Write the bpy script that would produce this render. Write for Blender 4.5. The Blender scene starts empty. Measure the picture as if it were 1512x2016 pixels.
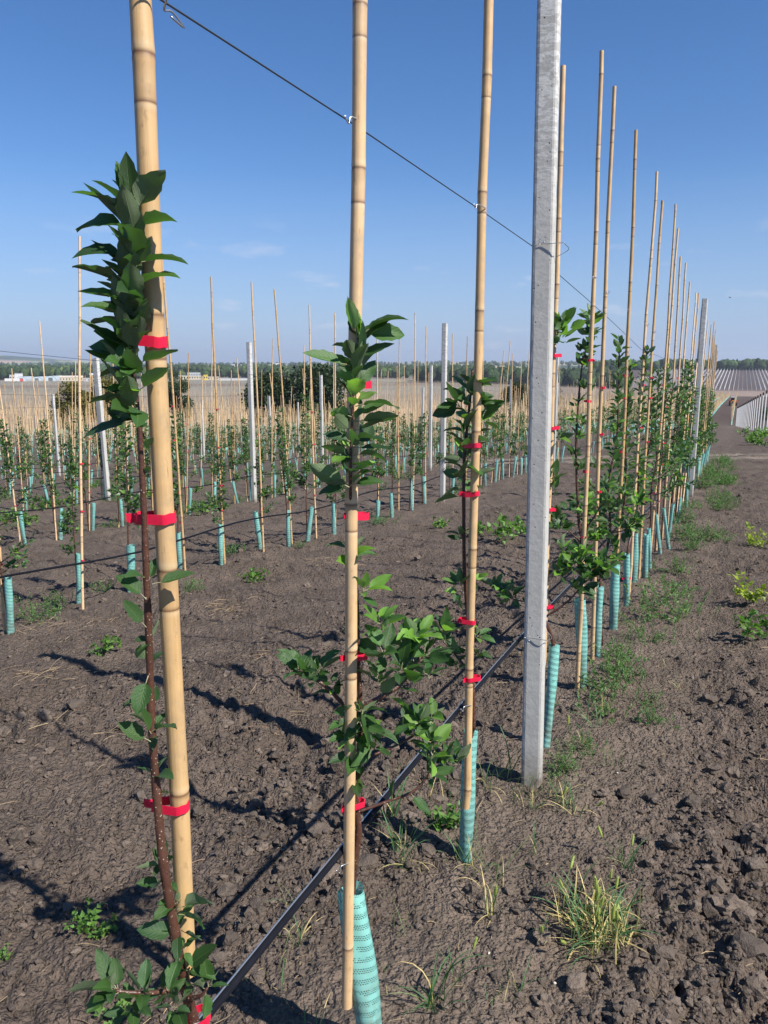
import bpy, math, random
import numpy as np
from mathutils import Vector, Matrix

SC = bpy.context.scene
COL = SC.collection
R = math.radians
rnd = random.Random(7)

# ------------------------------------------------------------------ camera
CZ = 1.45
PITCH = R(10.95)
cam_d = bpy.data.cameras.new('camera')
cam = bpy.data.objects.new('camera', cam_d); COL.objects.link(cam)
cam.location = (0, 0, CZ)
cam.rotation_euler = (R(90) - PITCH, 0, 0)
cam_d.sensor_fit = 'VERTICAL'; cam_d.sensor_height = 36.0; cam_d.lens = 27.04
cam_d.clip_start = 0.05; cam_d.clip_end = 30000
SC.camera = cam

# ------------------------------------------------------------------ sky and sun
SUN_AZ, SUN_EL = R(126.6), R(45)          # azimuth clockwise from +Y
sun_dir = Vector((math.sin(SUN_AZ) * math.cos(SUN_EL), math.cos(SUN_AZ) * math.cos(SUN_EL), math.sin(SUN_EL)))
W = bpy.data.worlds.new('World'); SC.world = W; W.use_nodes = True
wn, wl = W.node_tree.nodes, W.node_tree.links
wn.clear()
out = wn.new('ShaderNodeOutputWorld'); bg = wn.new('ShaderNodeBackground')
sky = wn.new('ShaderNodeTexSky'); sky.sky_type = 'NISHITA'; sky.sun_disc = False
sky.sun_elevation = SUN_EL; sky.sun_rotation = SUN_AZ
sky.altitude = 200; sky.air_density = 1.0; sky.dust_density = 0.0; sky.ozone_density = 4.0
bg.inputs['Strength'].default_value = 0.070
tc = wn.new('ShaderNodeTexCoord')
sep = wn.new('ShaderNodeSeparateXYZ'); wl.new(tc.outputs['Generated'], sep.inputs[0])
mp = wn.new('ShaderNodeMapping'); mp.inputs['Scale'].default_value = (1, 1, 3.2)
wl.new(tc.outputs['Generated'], mp.inputs['Vector'])
nz = wn.new('ShaderNodeTexNoise'); nz.inputs['Scale'].default_value = 11; nz.inputs['Detail'].default_value = 6; nz.inputs['Roughness'].default_value = 0.55
wl.new(mp.outputs[0], nz.inputs['Vector'])
cr = wn.new('ShaderNodeValToRGB'); cr.color_ramp.elements[0].position = 0.60; cr.color_ramp.elements[1].position = 0.78
wl.new(nz.outputs['Fac'], cr.inputs['Fac'])
band = wn.new('ShaderNodeValToRGB')       # clouds sit low over the horizon and thin out upward
be = band.color_ramp.elements
be[0].position = 0.0; be[0].color = (0.5, 0.5, 0.5, 1)
be[1].position = 0.18; be[1].color = (0, 0, 0, 1)
e = be.new(0.03); e.color = (1, 1, 1, 1)
e = be.new(0.11); e.color = (0.9, 0.9, 0.9, 1)
wl.new(sep.outputs['Z'], band.inputs['Fac'])
mul = wn.new('ShaderNodeMath'); mul.operation = 'MULTIPLY'
wl.new(cr.outputs['Color'], mul.inputs[0]); wl.new(band.outputs['Color'], mul.inputs[1])
mul2 = wn.new('ShaderNodeMath'); mul2.operation = 'MULTIPLY'; mul2.inputs[1].default_value = 0.6
wl.new(mul.outputs[0], mul2.inputs[0])
mixc = wn.new('ShaderNodeMix'); mixc.data_type = 'RGBA'
hsv = wn.new('ShaderNodeHueSaturation'); hsv.inputs['Saturation'].default_value = 1.20; hsv.inputs['Value'].default_value = 1.1
wl.new(sky.outputs[0], hsv.inputs['Color'])
hr = wn.new('ShaderNodeValToRGB'); he = hr.color_ramp.elements; he[0].position = 0.0; he[0].color = (.9, .9, .9, 1); he[1].position = .22; he[1].color = (0, 0, 0, 1)
q = he.new(.07); q.color = (.58, .58, .58, 1)
wl.new(sep.outputs['Z'], hr.inputs['Fac'])
hm = wn.new('ShaderNodeMix'); hm.data_type = 'RGBA'; wl.new(hr.outputs[0], hm.inputs['Factor']); wl.new(hsv.outputs[0], hm.inputs['A']); hm.inputs['B'].default_value = (2.75, 4.1, 6.0, 1)
wl.new(mul2.outputs[0], mixc.inputs['Factor']); tint = wn.new('ShaderNodeMix'); tint.data_type = 'RGBA'; tint.blend_type = 'MULTIPLY'; tint.inputs['Factor'].default_value = 1.0
tint.inputs['B'].default_value = (.99, .965, 1.08, 1); wl.new(hm.outputs['Result'], tint.inputs['A']); wl.new(tint.outputs['Result'], mixc.inputs['A'])
mixc.inputs['B'].default_value = (6.6, 6.9, 8.0, 1)
wl.new(mixc.outputs['Result'], bg.inputs['Color']); wl.new(bg.outputs[0], out.inputs['Surface'])

sl = bpy.data.lights.new('sun', 'SUN'); sl.energy = 4.8; sl.angle = R(0.53); sl.color = (1.0, 0.95, 0.87)
so = bpy.data.objects.new('sun', sl); COL.objects.link(so)
so.rotation_euler = sun_dir.to_track_quat('Z', 'Y').to_euler()
so.location = sun_dir * 40
SC.view_settings.view_transform = 'Standard'; SC.view_settings.look = 'None'
SC.view_settings.exposure = 0.68; SC.view_settings.gamma = 1.0; SC.view_settings.use_curve_mapping = False
SC.cycles.max_bounces = 6; SC.cycles.transparent_max_bounces = 12

# ------------------------------------------------------------------ measures of the place
F = 1514.0
def ray(x, y):
    a = (x - 756) / F; b = -(y - 1008) / F
    return np.array([a, math.cos(PITCH) + b * math.sin(PITCH), -math.sin(PITCH) + b * math.cos(PITCH)])
def atY(x, y, Y):                          # a point of the place at distance Y in front of the camera
    r = ray(x, y); p = r * (Y / r[1]); return Vector((p[0], p[1], p[2] + CZ))
CU, SU = 0.91, 0.4147                      # rows run along u = (SU, CU)
def uv(u, v): return (SU * u - CU * v, CU * u + SU * v)
def atV(x, y, v):                          # the point of the vertical plane of a row
    r = ray(x, y); d = v / (-CU * r[0] + SU * r[1]); p = r * d
    return Vector((p[0], p[1], p[2] + CZ))
def smooth(a, b, x):
    t = np.clip((np.asarray(x, float) - a) / (b - a), 0, 1); return t * t * (3 - 2 * t)
ROWV = [0.619, 4.45, 8.05, 11.75, 15.4, 19.1, 22.8, 26.5, 30.2]
LD = np.array([0, 30, 60, 110, 200, 400, 700, 1000, 1500, 3000, 5000, 7500.])
LZ = np.array([0, -4.0, -6.2, -8.9, -11.6, -15.6, -18.5, -19.5, -18, -10, -6, 2.])
RD = np.array([0, 30, 48, 127, 250, 500, 750, 1125, 1200, 2500, 5000, 7500.])
RZ = np.array([0, -2.9, -3.94, -9.25, -12.0, -19.0, -24.0, -9.5, -9.0, -14, -2, 14.])
def Hbase(X, Y):
    X = np.asarray(X, float); Y = np.asarray(Y, float)
    d = np.hypot(X, Y); az = np.degrees(np.arctan2(X, Y))
    pl = -1.3736 + .0451 * X - .0762 * Y
    w = smooth(3, 18, az)
    far = (1 - w) * np.interp(d, LD, LZ) + w * np.interp(d, RD, RZ)
    far = far * (1 - 0.9 * smooth(60, 120, np.abs(az)))
    far = far + smooth(1500, 4000, d) * 5 * (np.sin(X / 900 + 1) + np.sin(X / 410) * .5)
    hl = np.exp(-(((X + 3050) / 750) ** 2 + ((Y - 5600) / 900) ** 2)) * 75      # wooded hill far left
    b = smooth(24, 45, d)
    return pl * (1 - b) + far * b + CZ + hl
def Hrow(X, Y):                            # with the low berm of each row
    X = np.asarray(X, float); Y = np.asarray(Y, float)
    v = -CU * X + SU * Y; d = np.hypot(X, Y)
    z = Hbase(X, Y)
    k = np.zeros_like(z)
    for rv in ROWV[:7]: k = k + 0.035 * np.exp(-((v - rv) / .38) ** 2) - 0.03 * np.exp(-((v - rv - 1.0) / .3) ** 2)
    k = k - .03 * np.exp(-((v + 1.0) / .4) ** 2)
    return z + k * (1 - smooth(18, 26, d))
def gz(x, y): return float(Hrow(x, y))
def ground_px(x, y):                       # where a line of sight meets the ground
    r = ray(x, y); lo, hi = 0.2, 400.0
    f = lambda t: CZ + r[2] * t - gz(r[0] * t, r[1] * t)
    t = 0.3
    while f(t) > 0 and t < 400: t *= 1.03
    lo, hi = t / 1.03, t
    for _ in range(25):
        m = (lo + hi) / 2
        if f(m) > 0: lo = m
        else: hi = m
    return Vector((r[0] * hi, r[1] * hi, gz(r[0] * hi, r[1] * hi)))

# ------------------------------------------------------------------ object helpers
def tag(o, label=None, cat=None, group=None, kind=None):
    if label: o['label'] = label
    if cat: o['category'] = cat
    if group: o['group'] = group
    if kind: o['kind'] = kind
    return o
def empty(name, loc):
    o = bpy.data.objects.new(name, None); o.location = loc; o.empty_display_size = 0.05; COL.objects.link(o); return o
def link(name, me, parent=None, loc=None, rot=None, scale=None):
    o = bpy.data.objects.new(name, me); COL.objects.link(o)
    if parent is not None: o.parent = parent
    if loc is not None: o.location = loc
    if rot is not None: o.rotation_euler = rot
    if scale is not None: o.scale = scale
    return o

class MB:
    """collects faces; one build() = one mesh object"""
    def __init__(s): s.v = []; s.f = []; s.m = []; s.att = {}; s.uv = None; s.col = []
    def add(s, vs, fs, mi=0, col=None):
        o = len(s.v); s.v += [tuple(p) for p in vs]; s.f += [tuple(i + o for i in f) for f in fs]; s.m += [mi] * len(fs)
        if col is not None: s.col += [col] * len(vs)
    def tube(s, pts, rad, n=8, mi=0, cap=True, col=None):
        pts = [Vector(p) for p in pts]; k = len(pts)
        if not hasattr(rad, '__len__'): rad = [rad] * k
        vs, fs = [], []
        t = (pts[1] - pts[0]).normalized()
        ref = Vector((0, 0, 1)) if abs(t.z) < .9 else Vector((1, 0, 0))
        a = t.cross(ref).normalized()
        for i in range(k):
            t = (pts[min(i + 1, k - 1)] - pts[max(i - 1, 0)]).normalized()
            a = (a - t * a.dot(t)).normalized(); b = t.cross(a)
            for j in range(n):
                w = 2 * math.pi * j / n
                vs.append(pts[i] + (a * math.cos(w) + b * math.sin(w)) * rad[i])
        for i in range(k - 1):
            for j in range(n):
                fs.append((i * n + j, i * n + (j + 1) % n, (i + 1) * n + (j + 1) % n, (i + 1) * n + j))
        if cap:
            fs.append(tuple(range(n - 1, -1, -1))); fs.append(tuple((k - 1) * n + j for j in range(n)))
        s.add(vs, fs, mi, col)
    def box(s, c, sz, rz=0, mi=0, col=None):
        cx, cy, cz = c; hx, hy, hz = sz[0] / 2, sz[1] / 2, sz[2] / 2
        ca, sa = math.cos(rz), math.sin(rz); vs = []
        for dz in (-hz, hz):
            for dx, dy in ((-hx, -hy), (hx, -hy), (hx, hy), (-hx, hy)):
                vs.append((cx + dx * ca - dy * sa, cy + dx * sa + dy * ca, cz + dz))
        s.add(vs, [(3, 2, 1, 0), (4, 5, 6, 7), (0, 1, 5, 4), (1, 2, 6, 5), (2, 3, 7, 6), (3, 0, 4, 7)], mi, col)
    def mesh(s, name, mats, smooth_=True):
        me = bpy.data.meshes.new(name); me.from_pydata(s.v, [], s.f)
        for m in (mats if isinstance(mats, (list, tuple)) else [mats]): me.materials.append(m)
        me.polygons.foreach_set('material_index', s.m)
        me.polygons.foreach_set('use_smooth', [smooth_] * len(s.f))
        if s.uv:
            l = me.uv_layers.new(name='UVMap'); idx = np.empty(len(me.loops), int); me.loops.foreach_get('vertex_index', idx)
            l.data.foreach_set('uv', np.array(s.uv, float)[idx].ravel())
        for k, a in s.att.items():
            at = me.attributes.new(k, 'FLOAT', 'POINT'); at.data.foreach_set('value', a)
        if s.col and len(s.col) == len(s.v):
            at = me.attributes.new('Col', 'FLOAT_COLOR', 'POINT')
            at.data.foreach_set('color', np.array([c if len(c) == 4 else (*c, 1) for c in s.col], float).ravel())
        me.update(); return me
    def build(s, name, mats, parent=None, smooth_=True, loc=None):
        if loc is not None:
            L = Vector(loc); s.v = [(p[0] - L.x, p[1] - L.y, p[2] - L.z) for p in s.v]
        return link(name, s.mesh(name, mats, smooth_), parent, loc if parent is None else (Vector(loc) - parent.location if loc is not None else None))

def np_mesh(name, V, Fc, mats, smooth_=True, attrs=None, colors=None, mi=None):
    """V (n,3); Fc (m,k) equal-size faces"""
    me = bpy.data.meshes.new(name); n, (m, k) = len(V), Fc.shape
    me.vertices.add(n); me.vertices.foreach_set('co', np.ascontiguousarray(V, dtype=np.float32).ravel())
    me.loops.add(m * k); me.loops.foreach_set('vertex_index', np.ascontiguousarray(Fc, dtype=np.int32).ravel())
    me.polygons.add(m); me.polygons.foreach_set('loop_start', np.arange(0, m * k, k, dtype=np.int32))
    me.polygons.foreach_set('loop_total', np.full(m, k, dtype=np.int32))
    me.polygons.foreach_set('use_smooth', np.full(m, smooth_))
    for mm in (mats if isinstance(mats, (list, tuple)) else [mats]): me.materials.append(mm)
    if mi is not None: me.polygons.foreach_set('material_index', np.asarray(mi, dtype=np.int32))
    if colors is not None:
        at = me.attributes.new('Col', 'FLOAT_COLOR', 'POINT'); c = np.ones((n, 4), np.float32); c[:, :3] = colors; at.data.foreach_set('color', c.ravel())
    for kk, a in (attrs or {}).items():
        at = me.attributes.new(kk, 'FLOAT', 'POINT'); at.data.foreach_set('value', np.asarray(a, np.float32))
    me.update(calc_edges=True); me.validate(); return me

# ------------------------------------------------------------------ materials
class NT:
    def __init__(s, name):
        s.mat = bpy.data.materials.new(name); s.mat.use_nodes = True
        s.n = s.mat.node_tree.nodes; s.l = s.mat.node_tree.links; s.n.clear()
        s.out = s.n.new('ShaderNodeOutputMaterial'); s.p = s.n.new('ShaderNodeBsdfPrincipled')
        s.l.new(s.p.outputs[0], s.out.inputs['Surface'])
        s.tc = s.n.new('ShaderNodeTexCoord')
    def setp(s, **k):
        for a, b in k.items(): s.p.inputs[a.replace('_', ' ')].default_value = b
        return s
    def noise(s, scale, detail=4, rough=.55, vec=None, mapping=None, dist=0):
        n = s.n.new('ShaderNodeTexNoise'); n.inputs['Scale'].default_value = scale; n.inputs['Detail'].default_value = detail
        n.inputs['Roughness'].default_value = rough; n.inputs['Distortion'].default_value = dist
        src = vec or s.tc.outputs['Object']
        if mapping:
            m = s.n.new('ShaderNodeMapping'); m.inputs['Scale'].default_value = mapping; s.l.new(src, m.inputs['Vector']); src = m.outputs[0]
        s.l.new(src, n.inputs['Vector']); return n.outputs['Fac']
    def vor(s, scale, feature='F1', vec=None, rand=1.0):
        n = s.n.new('ShaderNodeTexVoronoi'); n.feature = feature; n.inputs['Scale'].default_value = scale; n.inputs['Randomness'].default_value = rand
        s.l.new(vec or s.tc.outputs['Object'], n.inputs['Vector']); return n.outputs['Distance']
    def ramp(s, fac, stops):
        r = s.n.new('ShaderNodeValToRGB'); el = r.color_ramp.elements
        while len(el) < len(stops): el.new(0.5)
        for q, (p, c) in zip(el, stops):
            q.position = p; q.color = (c, c, c, 1) if not hasattr(c, '__len__') else (*c, 1)
        s.l.new(fac, r.inputs['Fac']); return r.outputs['Color']
    def mix(s, fac, a, b, mode='MIX'):
        m = s.n.new('ShaderNodeMix'); m.data_type = 'RGBA'; m.blend_type = mode
        for key, val in (('Factor', fac), ('A', a), ('B', b)):
            inp = m.inputs[key]
            if isinstance(val, bpy.types.NodeSocket): s.l.new(val, inp)
            elif key == 'Factor': inp.default_value = val
            else: inp.default_value = (*val, 1) if len(val) == 3 else val
        return m.outputs['Result']
    def math(s, op, a, b=None):
        m = s.n.new('ShaderNodeMath'); m.operation = op
        for i, val in enumerate((a, b)):
            if val is None: continue
            if isinstance(val, bpy.types.NodeSocket): s.l.new(val, m.inputs[i])
            else: m.inputs[i].default_value = val
        return m.outputs[0]
    def attr(s, name, what='Fac'):
        a = s.n.new('ShaderNodeAttribute'); a.attribute_name = name; return a.outputs[what]
    def bump(s, h, strength=.5, dist=.01):
        b = s.n.new('ShaderNodeBump'); b.inputs['Strength'].default_value = strength; b.inputs['Distance'].default_value = dist
        s.l.new(h, b.inputs['Height']); s.l.new(b.outputs[0], s.p.inputs['Normal']); return b
    def col(s, c):
        if isinstance(c, bpy.types.NodeSocket): s.l.new(c, s.p.inputs['Base Color'])
        else: s.p.inputs['Base Color'].default_value = (*c, 1)
        return s
    def objcol(s):
        o = s.n.new('ShaderNodeObjectInfo'); return o
    def translucent(s, c, amount):
        t = s.n.new('ShaderNodeBsdfTranslucent')
        if isinstance(c, bpy.types.NodeSocket): s.l.new(c, t.inputs['Color'])
        else: t.inputs['Color'].default_value = (*c, 1)
        m = s.n.new('ShaderNodeMixShader'); m.inputs[0].default_value = amount
        s.l.new(s.p.outputs[0], m.inputs[1]); s.l.new(t.outputs[0], m.inputs[2]); s.l.new(m.outputs[0], s.out.inputs['Surface'])

def simple(name, c, rough=.6, metal=0, noise_amt=.25, nscale=20, bump=None):
    t = NT(name); f = t.noise(nscale, 5)
    t.col(t.mix(f, tuple(x * (1 - noise_amt) for x in c), tuple(min(1, x * (1 + noise_amt)) for x in c)))
    t.setp(Roughness=rough, Metallic=metal)
    if bump: t.bump(t.noise(bump[0], 5), bump[1], bump[2])
    return t.mat
M = {}
# soil
t = NT('soil'); base = t.attr('Col', 'Color')
n1 = t.noise(3.0, 6, .6); n2 = t.noise(38, 6, .65); n3 = t.noise(230, 3, .6)
c = t.mix(t.ramp(n1, [(.35, .0), (.65, 1.)]), t.mix(1.0, base, (.84, .82, .80), 'MULTIPLY'), t.mix(1.0, base, (1.24, 1.22, 1.2), 'MULTIPLY'))
c = t.mix(1.0, c, t.ramp(n2, [(.25, (.68, .68, .68)), (.75, (1.28, 1.26, 1.24))]), 'MULTIPLY')
c = t.mix(1.0, c, t.ramp(n3, [(.3, .82), (.7, 1.15)]), 'MULTIPLY')
sp = t.vor(120); spn = t.noise(9, 2)
fleck = t.math('MULTIPLY', t.ramp(sp, [(.0, 1), (.13, 0)]), t.ramp(spn, [(.56, 0), (.66, 1)]))
near = t.attr('near')
fleck = t.math('MULTIPLY', fleck, near)
c = t.mix(fleck, c, (.42, .36, .28))
t.col(c); t.setp(Roughness=.93); t.p.inputs['Specular IOR Level'].default_value = .22
h = t.math('ADD', t.math('MULTIPLY', n2, 1.0), t.math('MULTIPLY', n3, .35))
cr_ = t.vor(17, 'DISTANCE_TO_EDGE', vec=None)
h = t.math('ADD', h, t.math('MULTIPLY', t.ramp(t.vor(95), [(.0, 1), (.6, 0)]), .5))
h = t.math('ADD', h, t.math('MULTIPLY', t.ramp(t.vor(42), [(.0, 1), (.7, 0)]), .8))
b = t.bump(h, 1.0, .018)
M['soil'] = t.mat
# clod
t = NT('clod'); n2 = t.noise(45, 6, .65); n3 = t.noise(220, 3)
c = t.mix(n2, (.080, .062, .050), (.162, .131, .108))
gi = t.n.new('ShaderNodeNewGeometry'); c = t.mix(1.0, c, t.ramp(gi.outputs['Random Per Island'], [(0, (.72, .72, .72)), (.7, (1.05, 1.04, 1.02)), (1, (1.5, 1.47, 1.42))]), 'MULTIPLY'); t.col(c); t.setp(Roughness=.94); t.p.inputs['Specular IOR Level'].default_value = .2
t.bump(t.math('ADD', n2, t.math('MULTIPLY', n3, .4)), 1.0, .01); M['clod'] = t.mat
# bamboo
t = NT('bamboo'); nd = t.attr('nd'); oi = t.objcol()
st = t.noise(1.0, 6, .65, mapping=(260, 260, 5)); bl = t.noise(14, 5, .6); sp = t.noise(160, 3, .6, mapping=(1, 1, .35))
c = t.mix(t.ramp(bl, [(.3, 0), (.7, 1)]), (.50, .30, .125), (.66, .43, .20))
c = t.mix(t.ramp(st, [(.35, .0), (.75, .55)]), c, (.72, .52, .29))
c = t.mix(t.ramp(sp, [(.60, 0), (.78, .6)]), c, (.23, .13, .06))
c = t.mix(t.math('MULTIPLY', t.ramp(t.noise(6, 6, .7), [(.48, 0), (.64, .75)]), t.ramp(st, [(.3, .3), (.6, 1)])), c, (.36, .27, .17))
c = t.mix(t.math('MULTIPLY', t.ramp(nd, [(.465, 0), (.492, .30), (.498, .0)]), t.ramp(bl, [(.35, .25), (.6, 1)])), c, (.25, .14, .07))
c = t.mix(t.ramp(nd, [(.4945, 0), (.4985, 1), (.501, .9), (.503, 0)]), c, (.16, .08, .04))
c = t.mix(t.ramp(nd, [(.502, 0), (.505, .45), (.514, 0)]), c, (.74, .58, .36))
hv = t.n.new('ShaderNodeHueSaturation'); t.l.new(c, hv.inputs['Color'])
t.l.new(t.math('ADD', t.math('MULTIPLY', oi.outputs['Random'], .34), .80), hv.inputs['Value'])
t.l.new(t.math('ADD', t.math('MULTIPLY', oi.outputs['Random'], -.25), 1.08), hv.inputs['Saturation'])
t.col(hv.outputs[0]); t.setp(Roughness=.50); t.bump(st, .25, .002); M['bamboo'] = t.mat
M['bamboo_end'] = simple('bamboo_end', (.42, .27, .12), .8)
# concrete
t = NT('concrete'); n1 = t.noise(6, 6, .6); n2 = t.noise(55, 5, .6); vo = t.vor(75)
sx = t.n.new('ShaderNodeSeparateXYZ'); t.l.new(t.tc.outputs['Object'], sx.inputs[0])
c = t.mix(t.ramp(n1, [(.3, 0), (.7, 1)]), (.42, .41, .38), (.54, .53, .495))
c = t.mix(t.ramp(n2, [(.35, .5), (.7, 0)]), c, (.35, .345, .32))
line = t.noise(1.0, 5, .55, mapping=(16, 16, 55), dist=.6)
up = t.ramp(t.math('MULTIPLY', sx.outputs['Z'], .33), [(.60, .0), (.80, 1.)])
c = t.mix(t.math('MULTIPLY', t.ramp(line, [(.50, 0), (.53, 1), (.60, .8), (.64, 0)]), up), c, (.72, .71, .68))
c = t.mix(t.math('MULTIPLY', up, .35), c, (.36, .355, .33), 'MIX')
crk = t.noise(1.0, 3, .5, mapping=(28, 28, 14), dist=1.5)
c = t.mix(t.ramp(crk, [(.495, 0), (.5, .5), (.505, 0)]), c, (.66, .65, .62))
pore = t.math('MULTIPLY', t.ramp(vo, [(.0, 1), (.17, 1), (.22, 0)]), t.ramp(t.noise(30, 2), [(.58, 0), (.62, 1)]))
c = t.mix(pore, c, (.07, .07, .068))
low = t.math('MULTIPLY', t.ramp(sx.outputs['Z'], [(.02, .95), (.16, .0)]), t.ramp(t.noise(22, 5), [(.3, .3), (.6, 1)]))
c = t.mix(low, c, (.16, .125, .10))
t.col(c); t.setp(Roughness=.8)
t.bump(t.math('SUBTRACT', t.math('ADD', n2, t.math('MULTIPLY', n1, .5)), pore), .35, .004); M['concrete'] = t.mat
# plastic sleeve with punched rings of holes
t = NT('guard_plastic'); uvn = t.n.new('ShaderNodeUVMap'); uvn.uv_map = 'UVMap'
sx = t.n.new('ShaderNodeSeparateXYZ'); t.l.new(uvn.outputs[0], sx.inputs[0])
nn = t.noise(9, 4); vv = t.math('MULTIPLY', sx.outputs['Y'], 1 / .023)
fr = t.math('FRACT', vv); row = t.math('MULTIPLY', fr, 5.6)
rowi = t.math('FLOOR', row); rowf = t.math('FRACT', row)
uu = t.math('ADD', t.math('MULTIPLY', sx.outputs['X'], 1 / .0052), t.math('MULTIPLY', rowi, .5))
uf = t.math('FRACT', uu)
dx = t.math('SUBTRACT', uf, .5); dy = t.math('SUBTRACT', rowf, .5)
rr = t.math('SQRT', t.math('ADD', t.math('MULTIPLY', dx, dx), t.math('MULTIPLY', dy, dy)))
hole = t.math('MULTIPLY', t.math('LESS_THAN', rr, .36), t.math('LESS_THAN', row, 3.0))
hole = t.math('MULTIPLY', hole, t.math('GREATER_THAN', t.noise(70, 2), .36))
oi = t.objcol()
c = t.mix(t.ramp(nn, [(.3, 0), (.7, 1)]), (.22, .55, .49), (.29, .63, .56))
c = t.mix(t.math('MULTIPLY', oi.outputs['Random'], .35), c, (.17, .44, .43))
dirt = t.math('MULTIPLY', t.ramp(sx.outputs['Y'], [(.0, 1), (.30, .05), (1, 0)]), t.ramp(t.noise(28, 5), [(.35, .1), (.62, 1)]))
c = t.mix(dirt, c, (.15, .12, .09))
t.col(c); t.setp(Roughness=.5)
tr = t.n.new('ShaderNodeBsdfTransparent'); tl = t.n.new('ShaderNodeBsdfTranslucent'); t.l.new(c, tl.inputs['Color'])
m0 = t.n.new('ShaderNodeMixShader'); m0.inputs[0].default_value = .18; t.l.new(t.p.outputs[0], m0.inputs[1]); t.l.new(tl.outputs[0], m0.inputs[2])
m1 = t.n.new('ShaderNodeMixShader'); t.l.new(hole, m1.inputs[0]); t.l.new(m0.outputs[0], m1.inputs[1]); t.l.new(tr.outputs[0], m1.inputs[2])
t.l.new(m1.outputs[0], t.out.inputs['Surface'])
t.bump(t.math('ADD', t.ramp(t.math('ABSOLUTE', t.math('SUBTRACT', fr, .27)), [(.0, 0), (.4, 1)]), t.math('MULTIPLY', nn, 3.)), .22, .0012)
M['guard'] = t.mat
M['guard_far'] = simple('guard_far', (.15, .43, .39), .5, nscale=4)
# tape
t = NT('red_tape'); nn = t.noise(60, 4); t.col(t.mix(nn, (.66, .010, .045), (.84, .025, .085))); t.setp(Roughness=.36)
t.bump(t.noise(90, 3), .3, .002); t.translucent((.8, .02, .07), .15); M['tape'] = t.mat
# bark
t = NT('bark'); n1 = t.noise(25, 4); vo = t.vor(210)
c = t.mix(n1, (.042, .017, .012), (.115, .050, .031))
c = t.mix(t.math('MULTIPLY', t.ramp(vo, [(.0, 1), (.16, 1), (.24, 0)]), t.ramp(t.noise(70, 2), [(.45, 0), (.52, 1)])), c, (.42, .33, .25))
t.col(c); t.setp(Roughness=.42); t.bump(t.math('ADD', t.noise(60, 5), t.ramp(vo, [(0, .5), (.2, 0)])), .7, .004); M['bark'] = t.mat
# leaves : upper side glossy green, underside grey and downy
def leafmat(name, objc=True, under=(.21, .27, .15)):
    t = NT(name)
    if objc: base = t.objcol().outputs['Color']
    else: base = t.attr('Col', 'Color')
    uvn = t.n.new('ShaderNodeUVMap'); uvn.uv_map = 'UVMap'
    sx = t.n.new('ShaderNodeSeparateXYZ'); t.l.new(uvn.outputs[0], sx.inputs[0])
    c = t.mix(1.0, base, t.ramp(t.noise(55, 4), [(.3, .78), (.7, 1.22)]), 'MULTIPLY')
    ax = t.math('ABSOLUTE', sx.outputs['X'])
    if objc:
        mid = t.ramp(ax, [(.0, 1), (.035, .8), (.075, 0)])
        vein = t.math('FRACT', t.math('MULTIPLY', t.math('SUBTRACT', sx.outputs['Y'], t.math('MULTIPLY', ax, .35)), 7.5))
        vein = t.ramp(t.math('ABSOLUTE', t.math('SUBTRACT', vein, .5)), [(.0, 1), (.10, 0)])
        vf = t.math('MAXIMUM', mid, t.math('MULTIPLY', vein, .45))
        c = t.mix(t.math('MULTIPLY', vf, .5), c, t.mix(.5, base, (.25, .36, .12)))
        hgt = t.math('SUBTRACT', t.math('MULTIPLY', t.noise(90, 3), .6), vf)
        t.bump(hgt, .5, .0015)
    geo = t.n.new('ShaderNodeNewGeometry')
    ub = t.mix(.72, c, under)
    c2 = t.mix(geo.outputs['Backfacing'], c, ub)
    t.col(c2)
    t.l.new(t.math('ADD', t.math('MULTIPLY', geo.outputs['Backfacing'], .35), .42), t.p.inputs['Roughness'])
    tcx = t.mix(1.0, base, (2.6, 2.9, 1.3), 'MULTIPLY')
    t.translucent(tcx, .25)
    return t.mat
M['leaf'] = leafmat('apple_leaf'); M['foliage'] = leafmat('foliage', False)
M['petiole'] = simple('petiole', (.30, .28, .16), .6)
def vcol(name, rough=.6, transl=.0, spec=.4, nscale=3, amt=.25, bump=None):
    t = NT(name); b = t.attr('Col', 'Color')
    t.col(t.mix(1.0, b, t.ramp(t.noise(nscale, 5), [(.25, 1 - amt), (.75, 1 + amt)]), 'MULTIPLY')); t.setp(Roughness=rough)
    t.p.inputs['Specular IOR Level'].default_value = spec
    if bump: t.bump(t.noise(bump[0], 5), bump[1], bump[2])
    if transl: t.translucent(t.mix(1.0, b, (1.8, 2.0, 1.1), 'MULTIPLY'), transl)
    return t.mat
M['weed'] = vcol('weed', .5, .3, nscale=60); M['straw'] = vcol('straw', .55, .1, nscale=60)
M['crown'] = vcol('crown', .6, .2, nscale=.8); M['wood'] = vcol('wood', .9, 0, .1, nscale=.12, amt=.5, bump=(.35, 1., 3.0))
M['paint'] = vcol('paint', .5, 0, nscale=.3, amt=.08)
M['steel'] = simple('steel', (.52, .53, .54), .35, .9)
M['old_steel'] = simple('old_steel', (.10, .10, .10), .45, .8)
t = NT('black_pipe'); t.col(t.mix(t.noise(25, 5), (.006, .007, .011), (.016, .017, .022))); t.setp(Roughness=.3); t.p.inputs['Specular IOR Level'].default_value = .05; M['pipe'] = t.mat
M['rubber'] = simple('rubber', (.02, .02, .02), .8)
M['glass'] = simple('window_glass', (.03, .04, .05), .12)
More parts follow.
